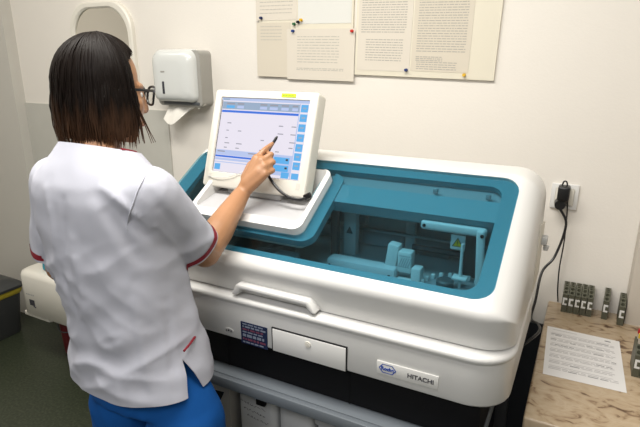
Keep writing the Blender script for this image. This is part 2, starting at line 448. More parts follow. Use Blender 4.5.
# lid inner frame under the acrylic
fr = window_prism(-1.148, -0.008, -0.128, 0.385, 0.05, -0.026, -0.010); bmesh.ops.recalc_face_normals(fr, faces=fr.faces)
fr = eval_mesh(fr, [cutm(window_prism(-1.095, 0.022, -0.172, 0.352, 0.035, -0.06, 0.05))])
FRG = mat('frame_teal', (0.165, 0.325, 0.375), 0.4); obj('window_frame', fr, FRG, AN, angle=25)
bm = window_prism(-0.672, 0.232, -0.150, 0.300, 0.006, -0.05, -0.012); obj('lid_beam', bm, mat('beam_teal', (0.19, 0.35, 0.40), 0.4), AN, angle=25)
bm = window_prism(-1.135, 0.352, -0.150, 0.37, 0.004, -0.05, -0.027); obj('upper_rail', bm, MIDG, AN, angle=25)
bm = window_prism(-0.66, 0.30, -0.155, 0.352, 0.004, -0.040, -0.032)
for x in (-0.345, -0.21): box(bm, (x, 1.305, 1.222), (x + 0.012, 1.318, 1.236), 0.002)
obj('beam_top_plate', bm, MIDG, AN, angle=25)
# tray frame curve beside the monitor tray
bm = window_prism(TX0 - 0.012, TS0 - 0.012, TX1 + 0.030, 0.335, 0.036, -0.030, -0.008); bmesh.ops.recalc_face_normals(bm, faces=bm.faces)
bm = eval_mesh(bm, [cutm(window_prism(TX0 + 0.004, TS0 + 0.004, TX1 - 0.004, TS1 + 0.03, TR, -0.06, 0.05))])
obj('tray_surround', bm, FRG, AN, angle=25)

# monitor tray
tr = window_prism(TX0, TS0, TX1, TS1, TR, -0.055, 0.022); bmesh.ops.recalc_face_normals(tr, faces=tr.faces)
ct = NB(); rs0, rs1 = [], []
for x, s in rrect(TX0 + 0.015, TS0 + 0.015, TX1 - 0.015, TS1 - 0.012, TR - 0.008, 8):
    p = G(x, s); rs0.append(V((p.x, p.y, 1.146 + 0.21 * (p.y - 1.11)))); rs1.append(V((p.x, p.y, 1.40)))
rings(ct, [rs0, rs1])
bmf = NB(); rings(bmf, [[p + V((0, 0, 0.0002)) for p in rs0], [p + V((0, 0, 0.0012)) for p in rs0]]); tr = eval_mesh(tr, [cutm(ct), ('BEVEL', dict(width=0.0045, segments=3, limit_method='ANGLE', angle_limit=math.radians(45), use_clamp_overlap=True))])
mt_ = obj('monitor_tray', tr, PLAST, AN, angle=40); obj('tray_mat', bmf, mat('tray_grey', (0.47, 0.47, 0.48), 0.4), mt_)

# interior of the cabinet
bm = NB(); box(bm, (-1.13, 1.05, 0.976), (-0.125, 1.52, 0.990)); obj('deck', bm, mat('deck_grey', (0.50, 0.53, 0.54), 0.35), AN, smooth=False)
bm = NB(); box(bm, (-1.13, 1.47, 0.99), (-0.125, 1.48, 1.245)); obj('rear_panel', bm, mat('rear_panel_grey', (0.60, 0.62, 0.63), 0.4), AN, smooth=False)
bm = NB()
for y, z, r in ((1.43, 1.155, 0.006), (1.42, 1.105, 0.007), (1.42, 1.055, 0.005)): cyl(bm, (-1.12, y, z), (-0.13, y, z), r, seg=12)
obj('guide_rail', bm, STEEL, AN)
bm = NB()
for x, z, w, h in ((-0.64, 1.075, 0.10, 0.035), (-0.53, 1.02, 0.14, 0.05), (-0.38, 1.04, 0.12, 0.10), (-0.78, 1.03, 0.16, 0.05)): box(bm, (x - w / 2, 1.445, z - h / 2), (x + w / 2, 1.475, z + h / 2), 0.003)
obj('rear_housing', bm, MIDG, AN)
def column(x, y, w, d, z1, nm, m):
    bm = NB(); box(bm, (x - w / 2, y - d / 2, 0.99), (x + w / 2, y + d / 2, z1), 0.003); return obj(nm, bm, m, AN)
column(-0.640, 1.33, 0.022, 0.022, 1.190, 'probe_column', DARKG)
bm = NB(); box(bm, (-0.652, 1.306, 1.138), (-0.626, 1.328, 1.176), 0.005); obj('probe_cap', bm, PALE, AN)
c1 = column(-0.600, 1.36, 0.040, 0.03, 1.185, 'gantry_post', mat('post_grey', (0.50, 0.53, 0.54), 0.4))
bm = NB()
p = [V((-0.611, 1.3435, 1.060)), V((-0.589, 1.3435, 1.060)), V((-0.600, 1.3435, 1.082))]
rings(bm, [[q + V((0, 0.002, 0)) for q in p], p]); obj('post_warning_sign', bm, DARKG, c1, smooth=False)
column(-0.435, 1.43, 0.030, 0.02, 1.175, 'gantry_post', mat('post_grey_far', (0.46, 0.49, 0.50), 0.4))
bm = NB(); box(bm, (-0.605, 1.20, 0.985), (-0.405, 1.245, 1.032), 0.008); ar = obj('sampler_arm', bm, mat('arm_grey', (0.56, 0.58, 0.60), 0.4), AN)
for x in (-0.42, -0.595):
    bm = NB(); cyl(bm, (x, 1.2005, 1.012), (x, 1.198, 1.012), 0.004); obj('screw', bm, BLACK, ar)
bm = NB(); v0 = box(bm, (-0.440, 1.225, 1.015), (-0.408, 1.258, 1.092), 0.005, rot=Matrix.Rotation(math.radians(7), 3, 'Y')); obj('sampler_head', bm, PALE, AN)
bm = NB(); box(bm, (-0.404, 1.215, 1.022), (-0.366, 1.250, 1.080), 0.005); rd = obj('reader_unit', bm, PALE, AN)
bm = NB()
for k in range(5):
    a = V((-0.400 + k * 0.006, 1.2145, 1.040)); quad(bm, a, (UX * 0.35 + UZ).normalized(), UX, 0, 0, 0.026, 0.0025)
quad(bm, V((-0.400, 1.2147, 1.038)), UX, UZ, 0, 0, 0.031, 0.002); quad(bm, V((-0.400, 1.2147, 1.068)), UX, UZ, 0, 0, 0.031, 0.002)
obj('reader_print', bm, MIDG, rd, smooth=False)
bm = NB(); box(bm, (-0.402, 1.19, 0.985), (-0.352, 1.225, 1.008), 0.003); obj('reader_foot', bm, PALE, AN)
bm = NB(); box(bm, (-0.362, 1.20, 0.985), (-0.336, 1.235, 1.046), 0.005); obj('reader_side', bm, PALE, AN)
# pivoting arm at the right
bm = NB(); box(bm, (-0.345, 1.26, 1.160), (-0.178, 1.275, 1.196), 0.004); obj('arm_housing', bm, PALE, AN)
ya = 1.235
bm = NB(); ro = Matrix.Rotation(math.radians(2), 3, 'Y')
box(bm, (-0.354, ya, 1.143), (-0.188, ya + 0.016, 1.167), 0.008, 4); obj('pivot_arm', bm, PALE, AN)
bm = NB(); box(bm, (-0.207, ya - 0.016, 1.005), (-0.186, ya - 0.001, 1.166), 0.007, 4, rot=Matrix.Rotation(math.radians(-3), 3, 'Y')); obj('drop_arm', bm, PALE, AN)
for x, z, y in ((-0.343, 1.155, ya), (-0.196, 1.153, ya - 0.016), (-0.196, 1.017, ya - 0.016)):
    bm = NB(); cyl(bm, (x, y + 0.001, z), (x, y - 0.002, z), 0.0045); obj('pivot_screw', bm, BLACK, AN)
bm = NB(); box(bm, (-0.277, 1.25, 1.098), (-0.240, 1.254, 1.137), 0.001); ws = obj('warning_plate', bm, PALE, AN)
bm = NB(); c = V((-0.2585, 1.2495, 1.117))
for k, (s, m_) in enumerate(((0.0165, 0), (0.0125, 1))):
    q = [c + UX * (s * math.sin(a)) + UZ * (s * math.cos(a) - 0.003) + NF * 0.0004 * k for a in (0, 2 * PI / 3, 4 * PI / 3)]
    f = bm.faces.new([bm.verts.new(x) for x in q]); f.material_index = m_
quad(bm, c, UX, UZ, -0.0012, -0.004, 0.0012, 0.006, 0.0009, NF, 0); quad(bm, c, UX, UZ, -0.0012, -0.0075, 0.0012, -0.0055, 0.0009, NF, 0)
ob = obj('warning_triangle', bm, [INK, YELL], ws, smooth=False); ob['label'] = 'yellow warning triangle'
bm = NB(); box(bm, (-0.258, 1.34, 0.99), (-0.225, 1.37, 1.15), 0.003); obj('rear_post', bm, DARKG, AN)
bm = NB(); cyl(bm, (-0.42, 1.40, 1.03), (-0.14, 1.40, 1.03), 0.009, seg=12); obj('drive_shaft', bm, DARKG, AN)
# reagent rotor with little cups at the right, and disc at the left
def lathe(bm, c, prof, seg=32, mi=0):
    rings(bm, [[V(c) + V((r * math.cos(2 * PI * k / seg), r * math.sin(2 * PI * k / seg), z)) for k in range(seg)] for r, z in prof], mi=mi)
bm = NB(); lathe(bm, (-0.255, 1.215, 0.988), [(0.095, 0), (0.095, 0.012), (0.09, 0.015), (0.0, 0.015)][:3]); rt = obj('reaction_rotor', bm, mat('rotor_grey', (0.30, 0.33, 0.35), 0.3), AN)
bm = NB()
for k in range(20):
    a = 2 * PI * k / 20; box(bm, (-0.255 + 0.078 * math.cos(a) - 0.005, 1.215 + 0.078 * math.sin(a) - 0.005, 1.002), (-0.255 + 0.078 * math.cos(a) + 0.005, 1.215 + 0.078 * math.sin(a) + 0.005, 1.016), 0.002)
obj('cuvette_ring', bm, PALE, rt)
bm = NB(); lathe(bm, (-0.275, 1.215, 1.003), [(0.022, 0), (0.022, 0.02), (0.018, 0.024)]); obj('rotor_hub', bm, DARKG, rt)
bm = NB(); cyl(bm, (-0.243, 1.235, 1.0), (-0.243, 1.235, 1.12), 0.004); box(bm, (-0.262, 1.22, 1.026), (-0.224, 1.25, 1.034), 0.003); obj('mixer_probe', bm, PALE, AN)
bm = NB(); lathe(bm, (-0.90, 1.24, 0.988), [(0.15, 0), (0.15, 0.05), (0.143, 0.056)], 48); obj('reagent_drum', bm, DARKG, AN)
bm = NB(); box(bm, (-0.73, 1.10, 0.99), (-0.665, 1.16, 1.05), 0.006); box(bm, (-0.80, 1.075, 0.99), (-0.62, 1.09, 1.012), 0.004); obj('cover_block', bm, mat('block_grey', (0.25, 0.28, 0.30), 0.4), AN)

# ------------------------------------------------------------------ touch monitor
A_ = math.radians(71.4)
MU, MV, MN = V((1, 0, 0)), V((0, math.cos(A_), math.sin(A_))), V((0, -math.sin(A_), math.cos(A_)))
MO = V((-1.033, 1.200, 1.1925)); MW, MH = 0.358, 0.2965
TM = thing('touch_monitor', 'cream touchscreen monitor leaning back on the analyzer tray', 'monitor', (-0.845, 1.24, 1.185))
def mp(u, v, n=0): return MO + MU * u + MV * v + MN * n
bm = NB()
lev = [(0.0, 0.012, -0.044), (0.0, 0.010, -0.040), (0, 0.010, -0.006), (0.0015, 0.010, -0.002), (0.005, 0.010, 0.0)]
rings(bm, [[mp(u, v, n) for u, v in rrect(d, d, MW - d, MH - d, r, 6)] for d, r, n in lev], cap=True)
bmesh.ops.recalc_face_normals(bm, faces=bm.faces)
ct = NB(); su0, sv0, su1, sv1 = 0.027, 0.047, MW - 0.027, MH - 0.024
rings(ct, [[mp(u, v, -0.006) for u, v in rrect(su0, sv0, su1, sv1, 0.002, 2)], [mp(u, v, 0.006) for u, v in rrect(su0 - 0.004, sv0 - 0.004, su1 + 0.004, sv1 + 0.004, 0.004, 2)]])
bm = eval_mesh(bm, [cutm(ct)]); obj('bezel', bm, PLAST2, TM, angle=40)
bm = NB(); rings(bm, [[mp(u, v, n) for u, v in rrect(0.05, 0.04, MW - 0.05, MH - 0.05, 0.02, 4)] for n in (-0.044, -0.070)]); obj('rear_housing', bm, PLAST2, TM)
# screen with its picture
bm = NB(); sw, sh = su1 - su0, sv1 - sv0; SO = mp(su0, sv0, -0.0058)
quad(bm, SO, MU, MV, 0, 0, sw, sh, 0.0003, MN, 5, 0.002)
def sq(a, b, c, d, mi, l=0.0006): quad(bm, SO, MU, MV, a * sw, (1 - d) * sh, c * sw, (1 - b) * sh, l, MN, mi)
sq(0.008, 0.0, 0.998, 0.998, 0)
sq(0.0, 0.0, 1, 0.035, 1, .0007); sq(0.01, 0.008, 0.09, 0.03, 2, .0008)
sq(0.012, 0.05, 0.90, 0.15, 2, .0007)
for a, b in ((0.06, 0.16), (0.19, 0.27), (0.46, 0.54), (0.57, 0.66), (0.7, 0.78), (0.82, 0.88)):
    sq(a, 0.065, b, 0.085, 6, .0008); sq(a, 0.10, b, 0.135, 4 if a < 0.1 else 1, .0008)
sq(0.012, 0.165, 0.895, 0.195, 3, .0007)
sq(0.895, 0.04, 0.905, 0.995, 1, .0007)
random.seed(5)
for row in (0.29, 0.33, 0.43, 0.53, 0.60, 0.66):
    for a in (0.10, 0.24, 0.52, 0.60, 0.70, 0.84):
        if random.random() < 0.62: sq(a, row, a + random.uniform(0.03, 0.07), row + 0.012, 6, .0007)
sq(0.012, 0.70, 0.895, 0.77, 1, .0007); sq(0.03, 0.715, 0.12, 0.73, 6, .0008); sq(0.4, 0.715, 0.5, 0.73, 6, .0008)
sq(0.012, 0.775, 0.895, 0.80, 3, .0007); sq(0.012, 0.81, 0.60, 0.84, 1, .0007); sq(0.012, 0.86, 0.60, 0.872, 1, .0007)
sq(0.66, 0.71, 0.895, 0.96, 1, .00075)
for k, y in enumerate((0.05, 0.17, 0.295, 0.42, 0.545, 0.66, 0.775)):
    sq(0.912, y, 0.988, y + 0.095, 4, .0008); sq(0.932, y + 0.035, 0.968, y + 0.055, 2, .0009)
for a, b, c, d in ((0.70, 0.73, 0.87, 0.81), (0.70, 0.83, 0.87, 0.91), (0.80, 0.915, 0.885, 0.99), (0.912, 0.915, 0.988, 0.99), (0.02, 0.89, 0.09, 0.97)): sq(a, b, c, d, 4, .0009)
sq(0.83, 0.745, 0.855, 0.77, 5, .001); sq(0.83, 0.85, 0.855, 0.875, 5, .001)
obj('screen', bm, [SCR_W, SCR_L, SCR_G, SCR_B, SCR_C, SCR_D, SCR_T], TM, smooth=False, fin=False)
bm = NB(); quad(bm, mp(0.238, MH - 0.017), MU, MV, 0, 0, 0.047, 0.011, 0.0012, MN, 0, 0.0012)
st = obj('lime_sticker', bm, STICK, TM, smooth=False)
bm = NB()
tube(bm, [mp(0.243 + k * 0.0045, MH - 0.012 + (0.002 if k % 2 else -0.002), 0.0014) for k in range(9)], 0.0006, 5); obj('sticker_scribble', bm, mat('green_pen', (0.16, 0.30, 0.02), .6), st)
for u in (0.185, 0.200):
    bm = NB(); cyl(bm, mp(u, 0.014, -0.001), mp(u, 0.014, 0.001), 0.0026, seg=12); obj('indicator', bm, INK, TM)
CMK = mat('pale_grey_mark', (0.62, 0.60, 0.54), .4)
for u in (0.020, MW - 0.03):
    bm = NB(); quad(bm, mp(u, 0.022), MU, MV, 0, 0, 0.012, 0.018, 0.0008, MN, 0, 0.0008); obj('corner_mark', bm, CMK, TM, smooth=False)
bm = NB(); box(bm, (-0.93, 1.215, 1.170), (-0.76, 1.265, 1.205), 0.006); box(bm, (-0.955, 1.225, 1.171), (-0.935, 1.245, 1.195), 0.002); obj('stand', bm, PLASTG, TM)
bm = NB(); tube(bm, spline([mp(0.02, 0.03, 0.003), mp(0.06, 0.028, 0.006), mp(0.105, 0.036, 0.006), mp(0.15, 0.055, 0.003)], 6), 0.0012, 6); obj('thin_wire', bm, PLAST, TM)

# ------------------------------------------------------------------ bench under the analyser and what stands below it
LBN = thing('lab_bench', 'low dark bench with pale front rail carrying the analyzer', 'bench', (-0.62, 1.35, 0))
bm = NB(); box(bm, (-1.32, 0.995, 0.675), (-0.128, 1.80, 0.715), 0.003); obj('benchtop', bm, BENCH, LBN)
bm = NB(); box(bm, (-1.32, 0.978, 0.680), (-0.128, 0.995, 0.713), 0.004); obj('front_rail', bm, BENCH, LBN)
for x in (-1.29, -0.155):
    for y in (1.02, 1.77):
        bm = NB(); box(bm, (x - 0.02, y - 0.02, 0), (x + 0.02, y + 0.02, 0.675), 0.003); obj('leg', bm, RAIL, LBN)
bm = NB(); box(bm, (-1.30, 1.02, 0.18), (-0.135, 1.78, 0.20), 0.003); obj('lower_shelf', bm, RAIL, LBN)
bm = NB(); box(bm, (-1.30, 1.775, 0.02), (-0.052, 1.785, 0.68), 0); obj('gap_shade_panel', bm, mat('gap_shade_blue', (0.012, 0.014, 0.02), 0.5), LBN, smooth=False)  # dark sheet added past the bench end to paint the gap's shade

def canister(x0, x1, y0, y1, z1, label, notes):
    t = thing('plastic_canister', label, 'canister', ((x0 + x1) / 2, (y0 + y1) / 2, 0.2))
    bm = NB(); r = 0.022
    rr_loft(bm, [(x0 + .004, y0 + .004, x1 - .004, y1 - .004, r, 0.2), (x0, y0, x1, y1, r, 0.206), (x0, y0, x1, y1, r, z1 - 0.025), (x0 + .006, y0 + .006, x1 - .006, y1 - .006, r - .004, z1 - 0.008), (x0 + .022, y0 + .022, x1 - .022, y1 - .022, r - .012, z1)], 5)
    obj('body', bm, CANW, t)
    bm = NB(); cyl(bm, ((x0 + x1) / 2, y1 - 0.08, z1 - 0.004), ((x0 + x1) / 2, y1 - 0.08, z1 + 0.025), 0.024); obj('screw_cap', bm, BLACK, t)
    if notes:
        bm = NB(); random.seed(11)
        for row in range(3):
            x = x0 + 0.012 + row * 0.012
            while x < x1 - 0.035:
                w = random.uniform(0.006, 0.014)
                tube(bm, [V((x + w * k / 4, y0 - 0.0008, z1 - 0.048 - row * 0.022 - (x - x0) * 0.12 + random.uniform(-.004, .004))) for k in range(5)], 0.0006, 4); x += w + 0.004
        obj('handwriting', bm, INK, t)
    return t
canister(-0.862, -0.725, 1.10, 1.45, 0.600, 'white canister with pen handwriting on the front under the bench', True)
bm = NB(); box(bm, (-0.782, 1.085, 0.566), (-0.752, 1.0985, 0.610), 0.001); tag(obj('notch_shade', bm, MATT), 'small black patch for the shade in a notch of the handwritten canister', 'painted shade')  # black block paints the dark gap of a notch
canister(-0.715, -0.60, 1.10, 1.40, 0.585, 'plain white canister beside the handwritten one under the bench', False)
CB = thing('grey_carton', 'grey carton with a dark jagged opening at the left below the bench', 'box', (-0.96, 1.2, 0.2))
bm = NB(); box(bm, (-1.06, 1.09, 0.2), (-0.885, 1.40, 0.595), 0.003); obj('carton_body', bm, CARTON, CB)
bm = NB(); q = [V((-0.968, 1.0895, 0.56)), V((-0.905, 1.0895, 0.565)), V((-0.928, 1.0895, 0.515)), V((-0.918, 1.0895, 0.47)), V((-0.945, 1.0895, 0.40)), V((-0.968, 1.0895, 0.40))]
rings(bm, [[p + V((0, 0.001, 0)) for p in q], q]); obj('torn_opening', bm, MATT, CB, smooth=False)
KB = thing('lidded_storage_box', 'grey lidded box right of the canisters below the bench', 'box', (-0.47, 1.2, 0.2))
bm = NB(); box(bm, (-0.575, 1.09, 0.2), (-0.30, 1.40, 0.57), 0.006); obj('box_body', bm, CANW, KB)
bm = NB(); box(bm, (-0.582, 1.083, 0.57), (-0.293, 1.407, 0.592), 0.006); obj('box_lid', bm, CANW, KB)

# ------------------------------------------------------------------ worktable at the right
WOOD = ramp_mat('marbled_laminate', 19.0, [(0.31, (0.10, 0.052, 0.026)), (0.37, (0.27, 0.18, 0.105)), (0.44, (0.40, 0.30, 0.19)), (0.62, (0.46, 0.36, 0.245)), (0.80, (0.34, 0.24, 0.15))], 0.28, (1.0, 1.7, 1.0), 12, 1.3)
WT = thing('worktable', 'side table with beige and brown marbled top right of the analyzer', 'table', (0.4, 1.47, 0))
bm = NB(); box(bm, (-0.050, 1.138, 0.712), (0.95, 1.835, 0.750), 0.006, 3); obj('tabletop', bm, WOOD, WT)
for x in (-0.02, 0.92):
    for y in (1.17, 1.80):
        bm = NB(); box(bm, (x - 0.02, y - 0.02, 0), (x + 0.02, y + 0.02, 0.715), 0.003); obj('leg', bm, DARKG, WT)
# printed sheet lying on it
PT = thing('printed_sheet', 'white printed list lying flat on the marbled table', 'paper', (0.07, 1.49, 0.7502))
PC = [V((-0.026, 1.348, 0.7508)), V((0.171, 1.355, 0.7508)), V((0.162, 1.631, 0.7508)), V((-0.037, 1.635, 0.7508))]
bm = NB(); rings(bm, [[p - V((0, 0, 0.0006)) for p in PC], PC]); obj('sheet', bm, PAPER, PT, smooth=False)
bm = NB()
def pc(u, v): return PC[0].lerp(PC[1], u).lerp(PC[3].lerp(PC[2], u), v) + V((0, 0, 0.0004))
def pq(u0, v0, u1, v1, mi=0):
    f = bm.faces.new([bm.verts.new(pc(*q)) for q in ((u0, v0), (u1, v0), (u1, v1), (u0, v1))]); f.material_index = mi
random.seed(2)
pq(0.80, 0.925, 0.88, 0.945, 1); pq(0.08, 0.94, 0.42, 0.95)
for k in range(7):
    y = 0.85 - k * 0.115
    pq(0.07, y + 0.018, 0.86, y + 0.026, 0)
    for r in (0, 1):
        x = 0.06
        while x < 0.88:
            w = random.uniform(0.04, 0.16); pq(x, y - r * 0.026 - 0.012, min(x + w, 0.92), y - r * 0.026, 0 if random.random() < .85 else 1); x += w + random.uniform(0.01, 0.03)
obj('printed_lines', bm, [mat('toner_grey', (0.50, 0.49, 0.49), .8), mat('toner_dark', (0.26, 0.26, 0.27), .8)], PT, smooth=False)

# sample racks
RW, RL = 0.0182, 0.070
def make_rack():
    t = bpy.data.objects.new('sample_rack', None); COL.objects.link(t)
    bm = NB(); pr = [(0, 0), (RL, 0), (RL, 0.084), (0.030, 0.083), (0.0, 0.064)]
    w = RW / 2 - 0.0006
    rings(bm, [[V((-w, y, z)) for y, z in pr], [V((w, y, z)) for y, z in pr]])
    bmesh.ops.recalc_face_normals(bm, faces=bm.faces)
    cuts = []
    for k in range(5):
        c = NB(); y = 0.0085 + k * 0.0134; zt = 0.064 + min(y / 0.030, 1) * 0.019
        cyl(c, (0, y, zt - 0.022), (0, y, zt + 0.02), 0.0052, seg=12); cuts.append(cutm(c))
    bm = eval_mesh(bm, cuts); obj('rack_body', bm, RACK, t, angle=30)
    bm = NB()
    for k in range(5):
        y = 0.0085 + k * 0.0134; zt = 0.064 + min(y / 0.030, 1) * 0.019 - 0.012; cyl(bm, (0, y, zt - 0.008), (0, y, zt), 0.0050, seg=10)
    obj('hole_shade', bm, RACK_SHADE, t)  # dark plugs that put the holes' shade into colour
    bm = NB(); quad(bm, V((0, 0, 0)), UX, UZ, -0.0062, 0.026, 0.0066, 0.052, 0.0006, NF, 0, 0.0006)
    lb = obj('rack_label', bm, LAB, t, smooth=False); lb['label'] = 'white barcode label'
    bm = NB()
    quad(bm, V((0, -0.0006, 0)), UX, UZ, -0.001, 0.0325, 0.0066, 0.0455, 0.0003, NF)
    lm = obj('label_mark', bm, RACK, lb, smooth=False)
    return t
def copy_thing(t):
    c = t.copy(); COL.objects.link(c)
    for ch in t.children:
        d = ch.copy(); COL.objects.link(d); d.parent = c
        for g in ch.children:
            e = g.copy(); COL.objects.link(e); e.parent = d
    return c
rk0 = make_rack()
spots = []
for i, w in enumerate(('leftmost', 'second from left', 'middle', 'fourth from left', 'rightmost')):
    spots.append((0.001 + i * 0.0186, 1.762 + i * 0.0004, 0, 'grey sample rack, %s of the row of five against the wall' % w, 'row of five racks by the wall'))
spots.append((0.121, 1.766, -0.05, 'single grey sample rack standing just right of the row of five', None))
spots.append((0.1655, 1.690 + 0.055, -0.03, 'single grey sample rack standing alone by the white pipe casing', None))
for i, w in enumerate(('leftmost', 'second', 'third')):
    spots.append((0.193 + i * 0.0186, 1.445 - 0.001 * i, 0, 'grey sample rack, %s of the cluster with capped tubes at the right edge' % w, 'rack cluster at the right edge'))
for i, (x, y, rz, lab, grp) in enumerate(spots):
    r = rk0 if i == 0 else copy_thing(rk0)
    r.location = (x, y, 0.750); r.rotation_euler = (0, 0, rz); tag(r, lab, 'sample rack', grp)
# capped tubes standing in the right-hand racks
CAPS = [('yellow', (0.65, 0.42, 0.02)), ('red', (0.42, 0.02, 0.02)), ('white', (0.6, 0.6, 0.58)), ('orange', (0.6, 0.22, 0.03))]
GT = mat('tube_plastic', (0.45, 0.40, 0.33), 0.2)
k = 0
for ri, hole in ((0, 2), (0, 4), (1, 1), (1, 3)):
    x, y = spots[7 + ri][0], spots[7 + ri][1]; yy = y + 0.0085 + hole * 0.0134; zt = 0.750 + 0.064 + min((0.0085 + hole * 0.0134) / 0.030, 1) * 0.019
    cn, cc = CAPS[k]; k += 1
    t = thing('sample_tube', '%s capped sample tube standing in a rack at the right edge' % cn, 'tube', (x, yy, zt - 0.012))
    bm = NB(); cyl(bm, (x, yy, zt - 0.0119), (x, yy, zt + 0.016), 0.0044, seg=12); obj('tube_body', bm, GT, t)
    bm = NB(); cyl(bm, (x, yy, zt + 0.016), (x, yy, zt + 0.028), 0.0056, 0.0052, seg=14); obj('tube_cap', bm, mat(cn + '_cap', cc, 0.4), t)

# ------------------------------------------------------------------ power socket, plugs and leads
SK = thing('power_socket', 'white wall socket behind the black plugs right of the analyzer', 'socket', (-0.045, WY, 1.127))
bm = NB(); box(bm, (-0.087, WY - 0.010, 1.085), (-0.004, WY, 1.170), 0.004); obj('face_plate', bm, PLAST, SK)
bm = NB(); box(bm, (-0.074, WY - 0.014, 1.098), (-0.017, WY - 0.010, 1.157), 0.004); obj('insert', bm, PLAST2, SK)
bm = NB(); box(bm, (-0.070, WY - 0.0142, 1.0995), (-0.021, WY - 0.0138, 1.101), 0); obj('insert_line', bm, PLASTG, SK)  # thin grey strip along the insert's lower edge
PA = thing('plug_adapter', 'black plug adapter in the wall socket with thin cord', 'plug', (-0.047, WY - 0.0145, 1.145))
bm = NB(); box(bm, (-0.066, WY - 0.060, 1.123), (-0.030, WY - 0.0145, 1.170), 0.006, 3); obj('adapter_body', bm, BLACK, PA)
bm = NB(); tube(bm, spline([(-0.056, WY - 0.030, 1.168), (-0.052, WY - 0.030, 1.182), (-0.044, WY - 0.030, 1.182), (-0.040, WY - 0.030, 1.168)], 6), 0.0025, 8); obj('pull_loop', bm, BLACK, PA)
bm = NB(); tube(bm, spline([(-0.034, WY - 0.028, 1.124), (-0.030, WY - 0.024, 1.07), (-0.027, WY - 0.02, 0.98), (-0.030, WY - 0.016, 0.88), (-0.026, WY - 0.010, 0.80), (-0.020, WY - 0.006, 0.7525)], 8), 0.0022, 8); obj('thin_cord', bm, BLACK, PA)
PL = thing('power_plug', 'round black mains plug below the adapter with thick cable', 'plug', (-0.055, WY - 0.0145, 1.105))
bm = NB(); cyl(bm, (-0.054, WY - 0.0145, 1.107), (-0.054, WY - 0.050, 1.107), 0.019, 0.016, 24); obj('plug_body', bm, BLACK, PL)
bm = NB(); tube(bm, spline([(-0.054, WY - 0.045, 1.098), atY(566, 225, 1.795), atY(555, 256, 1.77), atY(542, 272, 1.73), atY(535.5, 300, 1.66), atY(531, 318, 1.60), atY(538, 324, 1.55), atY(539.5, 331, 1.50), atY(530, 340, 1.45), atY(517, 349, 1.42), atY(508, 354, 1.42)], 8), 0.0042, 10); obj('power_cord', bm, BLACK, PL)

# ------------------------------------------------------------------ boards and papers on the wall
def tilt_sheet(name, label, cat, x0, z0, x1, z1, y, m, ang=0.0, lines=None, group=None, thick=0.0006, ink=None, seed=1):
    t = thing(name, label, cat, ((x0 + x1) / 2, y, (z0 + z1) / 2), group)
    c = V(((x0 + x1) / 2, y, (z0 + z1) / 2)); R = Matrix.Rotation(ang, 3, 'Y')
    bm = NB(); box(bm, (x0, y - thick, z0), (x1, y, z1), 0, rot=R, piv=c); obj('sheet' if lines else 'panel', bm, m, t, smooth=False)
    if lines:
        bm = NB(); random.seed(seed)
        for (a, b, u, v, pitch) in lines:       # text block in 0..1, line pitch
            z = v
            while z > u:
                x = a
                while x < b - 0.02:
                    w = random.uniform(0.02, 0.10); xe = min(x + w, b)
                    quad(bm, V((x0 + (x1 - x0) * x, y - thick - 0.0002, z0 + (z1 - z0) * z)), UX, UZ, 0, 0, (x1 - x0) * (xe - x), 0.0028)
                    x = xe + 0.012
                z -= pitch
        bmesh.ops.rotate(bm, verts=bm.verts, cent=c, matrix=R)
        obj('printed_text', bm, ink or GREYINK, t, smooth=False)
    return t
BY = WY - 0.010
tilt_sheet('notice_board', 'large pale foam board holding two text sheets with a blank strip at its right', 'board', -0.800, 1.500, -0.296, 2.10, WY, FOAM, math.radians(1.6), thick=0.010)
tilt_sheet('notice_board', 'smaller foam board on the wall above the monitor', 'board', -1.225, 1.515, -0.815, 2.10, WY, FOAM, math.radians(0.5), thick=0.010)
g = None
a_ = math.radians(1.6)
tilt_sheet('pinned_sheet', 'text sheet pinned at the left side of the large foam board', 'paper', -0.795, 1.521, -0.593, 1.815, BY - 0.0004, SLEEVE2, a_, [(0.06, 0.9, 0.42, 0.98, 0.028), (0.16, 0.86, 0.1, 0.36, 0.03)], ink=GREYINK, seed=1)
tilt_sheet('pinned_sheet', 'text sheet pinned in the middle of the large foam board beside its blank strip', 'paper', -0.588, 1.519, -0.386, 1.815, BY - 0.0004, SLEEVE, a_, [(0.08, 0.92, 0.22, 0.98, 0.028), (0.08, 0.55, 0.12, 0.16, 0.02), (0.10, 0.80, 0.02, 0.10, 0.025)], ink=GREYINK, seed=2)
tilt_sheet('pinned_sheet', 'lower left sheet hanging below the smaller foam board edge', 'paper', -1.240, 1.494, -1.083, 1.700, BY - 0.0004, SLEEVE, math.radians(1.0), [(0.12, 0.75, 0.62, 0.92, 0.06)], ink=PALEINK, seed=3)
tilt_sheet('pinned_sheet', 'landscape sheet with a printed table pinned by red and navy pins', 'paper', -1.098, 1.484, -0.808, 1.672, BY - 0.002, SLEEVE2, math.radians(1.0), [(0.16, 0.78, 0.30, 0.84, 0.055), (0.15, 0.85, 0.16, 0.22, 0.03)], ink=PALEINK, seed=4)
tilt_sheet('pinned_sheet', 'upper left sheet above the lower left hanging sheet', 'paper', -1.238, 1.708, -1.050, 1.90, BY - 0.0004, SLEEVE2, math.radians(0.8), [(0.1, 0.9, 0.12, 0.9, 0.07)], ink=PALEINK, seed=5)
tilt_sheet('pinned_sheet', 'upper sheet above the landscape table sheet', 'paper', -1.046, 1.690, -0.822, 1.90, BY - 0.0004, mat('cool_sleeve', (0.70, 0.70, 0.66), 0.25), math.radians(0.8), [(0.1, 0.85, 0.45, 0.9, 0.07)], ink=PALEINK, seed=6)
